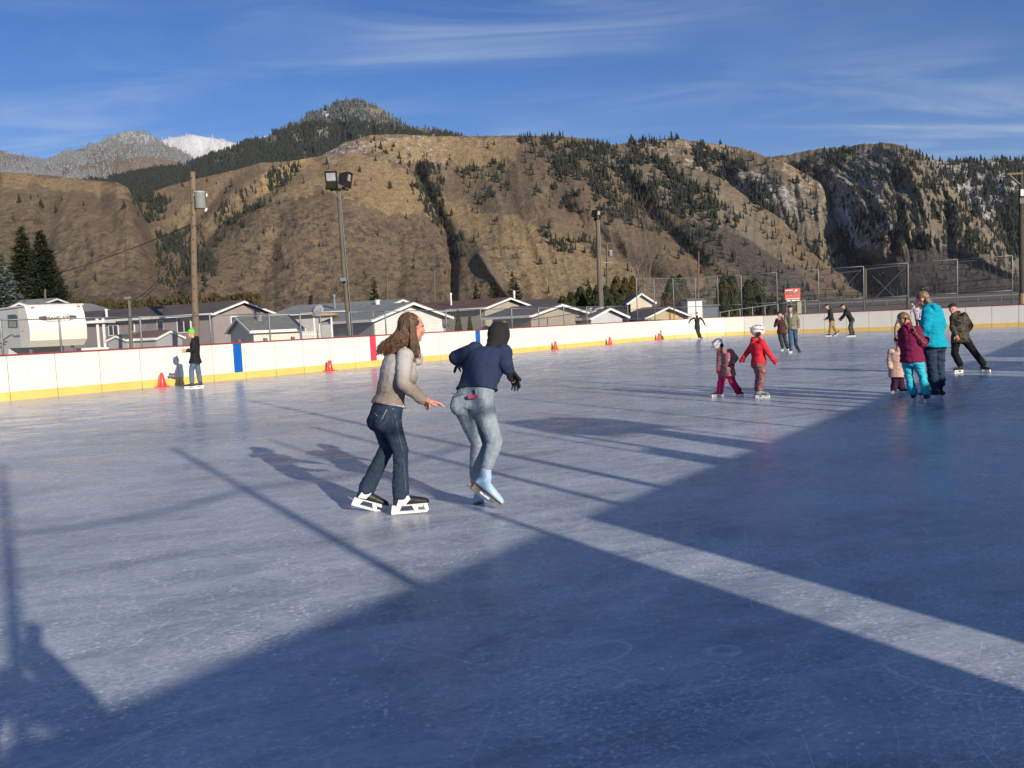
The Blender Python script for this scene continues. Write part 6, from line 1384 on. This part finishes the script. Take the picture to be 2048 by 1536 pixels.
# ---- generic figure, for everyone farther away
def figure(label, fx, fy, S, J, top, legsM, face_dir, head_up=(0, 1, 0), skin=SKIN, vox=.013, headR=1., t_inf=.022, l_inf=.012, hem=(-.12, .16, .12), toes=((-1, 0, 0), (-1, 0, 0)), boot=BLACKP, holder=SKW,
           hood=None, cap=None, hat=None, hair=None, gloves=None, helmet=None, lift=(0, 0), wr=.012, flare=.006, tname='jacket', lname='trousers', curl=.5, fs=1., style='hockey', wsc=1., th=.086, belly=0., noskates=False, mits=False, cuff=.11):
    P = Person(label, fx, fy, S, vox); P.set(**J); P.fs = fs; F_ = P.vec(*face_dir); U_ = P.vec(*head_up)
    b = MB(); P.head(b, F_, U_, headR); P.torso(b, -.012, 1.0, -.16, None, .82); P.arms(b, -.004, up=.045, el=.036, wr=.027); P.legs(b, -.006, 1, .075, .05, .036)
    for k in 'LR': P.hand(b, k, None, None, curl, .8 if gloves else 1.)
    body = fuse(b, 'body', skin, P.root, min(vox, .0095), 2); P.face(body)
    b = MB(); P.torso(b, t_inf, 1.0, .0, hem, wsc, 1., belly); P.arms(b, t_inf * .75, 'LR', .96); nb = P.J['NB']
    c, f, up, x, k = P.hf; bk = -f
    if hood: bk2 = P.vec(*hood); b.ell(nb + bk2 * .075 * S + np.array([0, 0, .0]), x * .085 * S, bk2 * .055 * S, np.array([0, 0, .06 * S]), 12, 8); b.ell(nb + bk2 * .10 * S - np.array([0, 0, .07 * S]), x * .065 * S, bk2 * .04 * S, np.array([0, 0, .07 * S]), 12, 8)
    b.cap(nb - np.array([0, 0, .03 * S]), nb + np.array([0, 0, .022 * S]), .085 * S, .064 * S)
    tp_ = fuse(b, tname, top, P.root, vox, 4, wr, .09 * max(S, .7), len(label))
    b = MB(); P.torso(b, l_inf, .12, -.16, None, wsc); P.seat(b, l_inf); P.legs(b, l_inf, 1.0, th, .058, .048, flare); fuse(b, lname, legsM, P.root, vox, 3, wr, .08 * max(S, .7), len(label) + 3)
    if not noskates: P.flat_skates(toes, .275, style, boot, holder, lift, cuff)
    if gloves:
        for kk in 'LR':
            b = MB()
            if mits: P.mitt(b, kk)
            else: P.hand(b, kk, None, None, curl, 1.15); b.cap(P.J['W' + kk], P.J['W' + kk] + nrmz(P.J['W' + kk] - P.J['E' + kk]) * .03 * S, .034 * S, .034 * S)
            fuse(b, 'mitten' if mits else 'glove', gloves, P.root, .009, 2)
    if hat: b = MB(); b.ell(c + up * .045 * k - f * .014 * k, x * .088 * k, f * .098 * k, up * .090 * k, 16, 10); hb = fuse(b, 'beanie', hat, P.root, .010, 2, .003, .03)
    if cap:
        b = MB(); b.ell(c + up * .055 * k - f * .010 * k, x * .085 * k, f * .098 * k, up * .068 * k, 16, 10); ho = fuse(b, 'cap', cap, P.root, .009, 2)
        b = MB(); b.ell(c + up * .050 * k + f * .115 * k, x * .068 * k, f * .062 * k, up * .010 * k + f * .0, 16, 6); b.build('brim', cap, ho, True)
    if hair:
        hm, kind = hair; b = MB(); b.ell(c + up * .045 * k - f * .016 * k, x * .088 * k, f * .092 * k, up * .082 * k, 16, 10)
        if kind in ('long', 'mid'): b.ell(c - f * .055 * k - up * .05 * k, x * .076 * k, f * .045 * k, up * (.12 if kind == 'long' else .08) * k, 12, 8)
        fuse(b, 'hair', hm, P.root, .010, 2, .005, .03)
    if helmet:
        b = MB(); b.ell(c + up * .045 * k - f * .015 * k, x * .104 * k, f * .128 * k, up * .098 * k, 20, 12); ho = fuse(b, 'helmet', helmet, P.root, .008, 2)
        for q in (-1, 1):
            b = MB(); b.tube([c + x * q * .098 * k + up * .02 * k - f * .05 * k, c + x * q * .09 * k - up * .045 * k + f * .01 * k, c + x * q * .035 * k - up * .115 * k + f * .045 * k], .008 * k, 6); b.build('strap', pm('orange_strap', (.70, .12, .05)), ho)
            b = MB(); b.ell(c + x * q * .085 * k - f * .01 * k - up * .01 * k, x * .02 * k, f * .045 * k, up * .05 * k, 10, 7); b.build('ear_pad', BLACKC, ho, True)
            for t_ in (-.5, .3): MB().ell(c + up * .115 * k + x * q * .05 * k - f * (.015 + .06 * t_) * k, x * .012 * k, f * .028 * k, up * .022 * k, 8, 6).build('vent', DARKMETAL, ho, True)
            MB().tube([c + x * q * .102 * k + up * .055 * k + f * (.10 - .03 * a) * k * math.cos(a * .6) - f * .05 * a * k + up * .01 * a * k for a in np.linspace(0, 3, 7)], .006 * k, 5).build('stripe', pm('orange_strap', (.70, .12, .05)), ho)
    return P, tp_
def fab(name, a, b=None, sc=5, bump=.22): return pm(name, a, b or tuple(x * .8 for x in a), sc, .85, bump, stretch=(1, 1, 2.2), spec=.15, bscale=7, bdist=.02)
# green hatted boy by the boards
GH = pm('lime_knit', (.16, .62, .06), (.10, .45, .05), 20, .9)
P, t_ = figure('boy in a lime green hat, black jacket and jeans skating left along the boards', 390, 777, 1.02, dict(HD=(382, 667, 0), NB=(388, 677, .02), SL=(388, 684, -.13), SR=(391, 683, .13), EL=(387, 700, -.18), WL=(374, 702, -.12), ER=(388, 700, .16), WR=(375, 700, .12), HL=(388, 722, -.08), HR=(393, 721, .08), KL=(383, 741, -.08), KR=(396, 739, .09), AL=(384, 763, -.08), AR=(400, 761, .09)),
       fab('black_winter_shell', (.014, .014, .016), (.022, .022, .025)), denim('mid_blue_denim', (.10, .15, .20), (.06, .095, .14), 6), (-1, -.12, -.05), (.1, 1, 0), hood=(1, .1, 0), hem=(-.12, .185, .155), toes=((-1, 0, .1), (-1, 0, -.1)), tname='jacket', hat=GH, vox=.012)
c, f, up, x, k = P.hf; MB().tube([c + up * .06 * k + f * .07 * k, c + up * .09 * k - f * .02 * k, c + up * .07 * k - f * .1 * k], .012, 6).build('hat_band', pm('grey_knit', (.2, .22, .2)), P.root, True); MB().sph(c + up * .13 * k - f * .05 * k, .035).build('pompom', GH, P.root, True)
# man in grey behind the navy girl
figure('man in a brown hat and olive trousers, half hidden behind the navy sweater girl', 1020, 706, 1.02, dict(HD=(1008, 647, 0), NB=(1012, 653, .02), SL=(1016, 658, -.12), SR=(1013, 657, .16), EL=(1022, 668, -.15), WL=(1022, 678, -.1), ER=(1008, 668, .18), WR=(1003, 676, .15), HL=(1019, 678, -.08), HR=(1014, 678, .08), KL=(1020, 689, -.08), KR=(1010, 690, .08), AL=(1027, 698, -.08), AR=(1012, 703, .08)),
       fab('charcoal_wool', (.06, .062, .062)), fab('olive_drill', (.17, .16, .10)), (-1, -.1, -.3), hem=(-.22, .18, .14), toes=((.35, -.94, .0), (-1, 0, 0)), lift=(.16, 0), hat=pm('brown_felt', (.20, .13, .05)), vox=.016)
# arms spread kid
figure('dark clothed skater with both arms spread wide, gliding alone near the boards', 1398, 678, .86, dict(HD=(1393, 628, 0), NB=(1394, 633, .0), SL=(1388, 636, 0.0), SR=(1400, 636, 0.0), EL=(1382, 639, -.05), WL=(1378, 645, -.05), ER=(1406, 641, -.05), WR=(1410, 650, -.05), HL=(1392, 655, 0), HR=(1397, 655, 0), KL=(1394, 664, -.06), KR=(1398, 664, .08), AL=(1398, 674, -.03), AR=(1401, 672, .12)),
       fab('dark_green_fleece', (.035, .04, .034)), fab('dark_grey_drill', (.055, .052, .042)), (-.5, -.1, -.8), hem=(-.15, .17, .13), toes=((.2, 0, -1), (.6, 0, -.5)), hair=(HDARK, 'short'), vox=.016, boot=BLACKP)
# two helmeted little ones
HELM = pm('white_helmet', (.76, .76, .75), (.70, .70, .70), 3, .2, coat=.5)
figure('small child in a pink patterned jacket, magenta trousers and white helmet, looking down', 1456, 794, .70, dict(HD=(1437, 692, -.05), NB=(1447, 705, .0), SL=(1440, 708, -.05), SR=(1460, 704, .03), EL=(1439, 724, -.08), WL=(1437, 738, -.08), ER=(1471, 716, .0), WR=(1466, 726, -.06), HL=(1447, 745, 0), HR=(1460, 744, 0), KL=(1442, 765, -.04), KR=(1464, 763, .0), AL=(1440, 782, -.02), AR=(1477, 783, .04)),
       camo('pink_patterned_shell', [(.48, .17, .16), (.40, .10, .12), (.45, .20, .17), (.14, .08, .09), (.5, .26, .20)], 16), fab('magenta_snow_trousers', (.55, .02, .12), (.45, .015, .10)), (-.62, -.62, -.6), (-.35, .85, 0), skin=SKINR, headR=1.25, hem=(-.20, .175, .14), t_inf=.03, l_inf=.02, toes=((-1, 0, -.2), (.5, 0, -.8)), helmet=HELM, gloves=fab('red_wool_mitt', (.45, .02, .03)), mits=True, vox=.010, fs=1, cuff=.05)
figure('child in a red fleece jacket and dotted burgundy trousers with a white helmet, arms out', 1520, 797, .82, dict(HD=(1517, 666, 0), NB=(1514, 680, .02), SL=(1508, 686, .09), SR=(1524, 686, -.07), EL=(1497, 702, .10), WL=(1487, 715, .10), ER=(1537, 706, -.12), WR=(1546, 719, -.14), HL=(1514, 727, .05), HR=(1521, 727, -.05), KL=(1518, 750, .05), KR=(1524, 750, -.05), AL=(1515, 777, .06), AR=(1519, 777, -.04)),
       fab('red_fleece', (.66, .03, .045), (.56, .025, .04)), camo('dotted_burgundy', [(.12, .03, .045), (.24, .09, .10), (.12, .03, .045), (.36, .20, .19), (.13, .03, .05)], 26), (.95, -.05, .1), skin=SKINR, headR=1.18, hem=(-.05, .155, .12), t_inf=.022, toes=((1, 0, .1), (1, 0, -.4)), helmet=HELM, gloves=fab('red_glove', (.50, .02, .06)), mits=True, vox=.010, boot=pm('white_black_boot', (.62, .62, .58), (.04, .04, .04), 9, .4), hood=(-1, .1, 0), cuff=.06)
# the brown jacket boy and the camo man
figure('boy in a dark brown jacket and cap with one hand raised to his face', 1566, 702, .92, dict(HD=(1559, 629, 0), NB=(1562, 636, .0), SL=(1554, 640, -.04), SR=(1571, 640, .04), EL=(1550, 652, -.12), WL=(1557, 640, -.20), ER=(1575, 652, .05), WR=(1577, 661, .0), HL=(1560, 664, 0), HR=(1568, 664, 0), KL=(1561, 678, -.08), KR=(1570, 679, .05), AL=(1565, 692, -.04), AR=(1574, 692, .08)),
       fab('dark_brown_shell', (.10, .035, .03), (.06, .03, .022)), fab('grey_drill', (.045, .05, .052)), (-.35, -.05, -.93), hem=(-.16, .17, .14), toes=((-.2, 0, -1), (.3, 0, -1)), cap=BLACKC, vox=.014)
P, t_ = figure('man in a tan camouflage hoodie, black cap and blue jeans facing the camera', 1586, 706, .98, dict(HD=(1580, 617, 0), NB=(1581, 625, .0), SL=(1572, 629, 0), SR=(1591, 629, 0), EL=(1570, 643, -.02), WL=(1575, 657, -.05), ER=(1597, 643, .0), WR=(1597, 655, -.05), HL=(1580, 656, 0), HR=(1590, 656, 0), KL=(1581, 676, -.10), KR=(1591, 674, .0), AL=(1582, 697, -.06), AR=(1592, 690, .25)),
       camo('tan_camouflage', [(.20, .17, .11), (.13, .11, .075), (.26, .23, .16), (.08, .07, .05), (.19, .17, .11)], 11), denim('blue_denim', (.055, .10, .17), (.035, .065, .12), 6), (-.15, -.05, -1), hem=(-.10, .17, .13), toes=((-.25, 0, -1), (.4, -.6, -.5)), lift=(0, .08), cap=BLACKC, vox=.013, hood=(0, .1, 1))
q = (P.J['SL'] + P.J['SR']) / 2; MB().ell(q - P.n * .11 - np.array([0, 0, .05]), P.r * .035, P.n * .03, np.array([0, 0, .09]), 8, 6).build('undershirt', pm('white_cotton', (.6, .6, .6)), P.root, True)
# the two at the end boards
figure('skater in a black hooded top and tan trousers facing left at the end boards', 1664, 673, 1.0, dict(HD=(1653, 613, 0), NB=(1658, 620, 0), SL=(1660, 623, -.14), SR=(1660, 623, .14), EL=(1661, 633, -.16), WL=(1654, 638, -.12), ER=(1658, 633, .16), WR=(1652, 637, .14), HL=(1663, 642, -.08), HR=(1664, 642, .08), KL=(1661, 655, -.08), KR=(1668, 655, .1), AL=(1660, 667, -.08), AR=(1674, 665, .14)),
       BLACKC, fab('tan_canvas', (.36, .22, .10), (.30, .18, .08)), (-1, -.15, .1), hem=(-.08, .16, .13), toes=((-1, 0, 0), (-.75, -.5, 0)), lift=(0, .05), cap=BLACKC, hood=(1, .2, 0), vox=.016, l_inf=.02)
figure('skater in black leaning forward with dark red gloves at the end boards', 1702, 674, 1.0, dict(HD=(1685, 613, 0), NB=(1691, 619, 0), SL=(1694, 623, -.12), SR=(1692, 622, .14), EL=(1688, 633, -.16), WL=(1683, 638, -.12), ER=(1686, 632, .14), WR=(1681, 636, .14), HL=(1704, 641, -.08), HR=(1703, 641, .08), KL=(1699, 655, -.08), KR=(1703, 655, .1), AL=(1702, 667, -.08), AR=(1707, 666, .14)),
       BLACKC, fab('charcoal_drill', (.07, .07, .068)), (-.9, -.3, .1), (-.3, .9, 0), hem=(-.04, .16, .13), toes=((-1, 0, 0), (-1, 0, -.2)), cap=BLACKC, hood=(1, .3, 0), vox=.016, gloves=fab('dark_red_glove', (.30, .02, .035)), mits=True)
# right hand group
figure('toddler in a pale pink puffy coat and purple mittens, partly behind the burgundy hoodie', 1796, 787, .60, dict(HD=(1797, 683, 0), NB=(1797, 697, 0), SL=(1782, 704, -.0), SR=(1806, 704, .0), EL=(1779, 722, -.03), WL=(1780, 735, -.08), ER=(1810, 722, -.0), WR=(1808, 735, -.05), HL=(1790, 745, 0), HR=(1802, 745, 0), KL=(1790, 760, -.02), KR=(1801, 760, .0), AL=(1788, 777, 0), AR=(1804, 777, .0)),
       fab('pale_pink_puffer', (.60, .40, .33), (.50, .33, .28)), fab('dark_plum_trousers', (.05, .018, .045)), (.55, -.2, -.7), skin=SKINR, headR=1.3, hem=(-.22, .20, .17), t_inf=.035, l_inf=.02, toes=((-.3, 0, -1), (.9, 0, -.3)), gloves=fab('purple_mitt', (.12, .03, .09)), mits=True, hat=pm('dark_knit', (.03, .025, .03)), vox=.011, wsc=1.1, cuff=.05)
P, t_ = figure('woman in a bright turquoise jacket and navy snow trousers with her hair in a bun', 1868, 799, 1.0, dict(HD=(1845, 598, 0), NB=(1858, 612, .0), SL=(1855, 624, -.17), SR=(1872, 620, .13), EL=(1851, 655, -.22), WL=(1838, 672, -.16), ER=(1884, 650, .12), WR=(1868, 668, .20), HL=(1859, 690, -.06), HR=(1876, 690, .06), KL=(1863, 726, -.08), KR=(1879, 726, .08), AL=(1868, 768, -.06), AR=(1880, 766, .10)),
       fab('turquoise_shell', (.006, .34, .47), (.005, .28, .40)), fab('navy_snow_trousers', (.028, .05, .095), (.02, .035, .07)), (-.85, -.45, .25), (-.25, 1, 0), skin=SKINR, hem=(-.06, .195, .17), t_inf=.040, l_inf=.018, flare=.01, toes=((-1, 0, .1), (.2, 0, -1)), hair=(HBLOND, 'mid'), hood=(.8, -.2, -.3), vox=.011, boot=BLACKP, cuff=.16, wr=.02)
c, f, up, x, k = P.hf; b = MB()
rs_b = random.Random(4); [b.sph(c + up * .135 - f * .075 + np.array([rs_b.uniform(-.03, .03), rs_b.uniform(-.03, .03), rs_b.uniform(-.025, .03)]), .024) for _ in range(9)]; fuse(b, 'hair_bun', HDARK, P.root, .009, 1)
P, t_ = figure('girl in a burgundy hoodie and cyan trousers with two long braids, seen from behind', 1841, 806, .86, dict(HD=(1807, 641, 0.02), NB=(1815, 655, .0), SL=(1805, 665, .05), SR=(1833, 662, -.05), EL=(1805, 690, .18), WL=(1815, 700, .30), ER=(1845, 688, -.06), WR=(1853, 680, .12), HL=(1815, 722, .02), HR=(1835, 722, -.02), KL=(1817, 752, .04), KR=(1844, 751, .0), AL=(1826, 785, .08), AR=(1852, 783, -.04)),
       fab('burgundy_fleece', (.20, .018, .065), (.15, .014, .05)), fab('cyan_fleece', (.05, .50, .60), (.04, .40, .50)), (.15, -.05, 1), skin=SKINR, headR=1.15, hem=(-.03, .165, .135), t_inf=.036, l_inf=.010, flare=.014, toes=((.1, 0, 1), (.2, 0, 1)), hood=(-.25, .1, -1), hair=(HBLOND, 'short'), gloves=fab('burgundy_mitt', (.26, .02, .08)), mits=True, vox=.010, belly=.01, th=.088, wr=.02)
c, f, up, x, k = P.hf
for pts in (((1795, 640), (1790, 655), (1790, 668), (1793, 676)), ((1818, 634), (1824, 650), (1833, 668), (1848, 686))):
    g = MB(); fine = [P.pt(np.interp(t, [0, 1, 2, 3], [q[0] for q in pts]), np.interp(t, [0, 1, 2, 3], [q[1] for q in pts]), -.155 + (.05 if t < .6 else 0)) for t in np.linspace(0, 3, 17)]
    for i, q in enumerate(fine): g.ell(q + x * .004 * (-1) ** i, (.014, 0, 0), (0, .012, 0), (0, 0, .018), 8, 6)
    g.build('braid', HBLOND, P.root, True)
MB().box(c - f * .098 + up * .03, (.006, .006, .11), ax=(x, f, up)).build('hair_parting', SKINR, P.root)
figure('child in a colourful patterned top and black trousers behind the turquoise jacket woman', 1839, 662, .85, dict(HD=(1824, 607, 0), NB=(1828, 613, 0), SL=(1824, 617, 0), SR=(1836, 616, 0), EL=(1822, 626, -.05), WL=(1823, 632, -.1), ER=(1841, 626, 0), WR=(1841, 632, -.1), HL=(1833, 637, 0), HR=(1839, 637, 0), KL=(1834, 646, -.05), KR=(1840, 646, .05), AL=(1835, 656, 0), AR=(1841, 656, .05)),
       camo('colourful_print', [(.05, .06, .09), (.10, .30, .38), (.60, .60, .62), (.50, .10, .22), (.04, .05, .08)], 11), BLACKC, (-.7, -.2, -.6), hair=(HDARK, 'long'), hem=(-.12, .18, .15), toes=((-.6, 0, -.8), (-.2, 0, -1)), vox=.016)
figure('boy in a dark camouflage jacket, black cap and black trousers, striding', 1942, 746, .88, dict(HD=(1905, 617, 0), NB=(1909, 629, 0), SL=(1906, 636, -.06), SR=(1928, 631, .06), EL=(1905, 657, -.08), WL=(1912, 670, -.14), ER=(1941, 652, .10), WR=(1932, 667, .06), HL=(1912, 679, 0), HR=(1930, 678, 0), KL=(1909, 707, -.08), KR=(1948, 703, .05), AL=(1920, 728, -.02), AR=(1966, 727, .12)),
       camo('dark_camouflage', [(.018, .017, .012), (.010, .010, .009), (.085, .068, .03), (.014, .014, .010), (.012, .011, .008)], 9), fab('black_track_trousers', (.012, .012, .013)), (-.35, .0, -.9), (-.15, 1, 0), hem=(-.14, .175, .14), t_inf=.03, l_inf=.018, toes=((-.6, 0, -.8), (.7, 0, -.7)), cap=BLACKC, hood=(.5, .2, .5), vox=.010, skin=SKINR)
# the photographer, standing just behind the camera: casts the shadow at the lower left
Q = Person('person taking the photograph, arms raised, just behind the camera', 1024, 1500, 1.0, .016)
Q.g = np.array([.18, -.42, 0.]); Q.n = np.array([0, 1., 0]); Q.r = np.array([1., 0, 0]); Q.root.location = (-.10, -.32, 0)
Q.J = {k: np.array(v, float) for k, v in dict(HD=(0, 0, 1.53), NB=(0, 0, 1.40), SL=(-.19, 0, 1.36), SR=(.19, 0, 1.36), EL=(-.36, .12, 1.16), WL=(-.22, .26, 1.36), ER=(.41, .20, 1.20), WR=(.20, .27, 1.42), HL=(-.09, 0, .92), HR=(.09, 0, .92), KL=(-.1, .02, .52), KR=(.1, .02, .52), AL=(-.1, 0, .14), AR=(.12, 0, .14)).items()}
b = MB(); Q.head(b, np.array([0, 1., 0]), np.array([0, 0, 1.])); Q.torso(b); Q.arms(b); Q.legs(b); [Q.hand(b, k_, np.array([0, .3, 1.]), None, .5) for k_ in 'LR']; fuse(b, 'body', SKIN, Q.root, .011, 2)
b = MB(); Q.torso(b, .03, 1., 0, (-.15, .18, .14)); Q.arms(b, .03, 'LR', .95); fuse(b, 'jacket', BLACKC, Q.root, .014, 3)
b = MB(); Q.torso(b, .012, .12, -.16); Q.legs(b, .015); fuse(b, 'trousers', JEANS1, Q.root, .014, 3)
for k_ in 'LR': Q.skate(np.array([Q.J['A' + k_][0], -.10, .0]), np.array([Q.J['A' + k_][0], .17, .0]), np.array([0, 0, 1.]), 'hockey', BLACKP, SKW, Q.J['A' + k_])
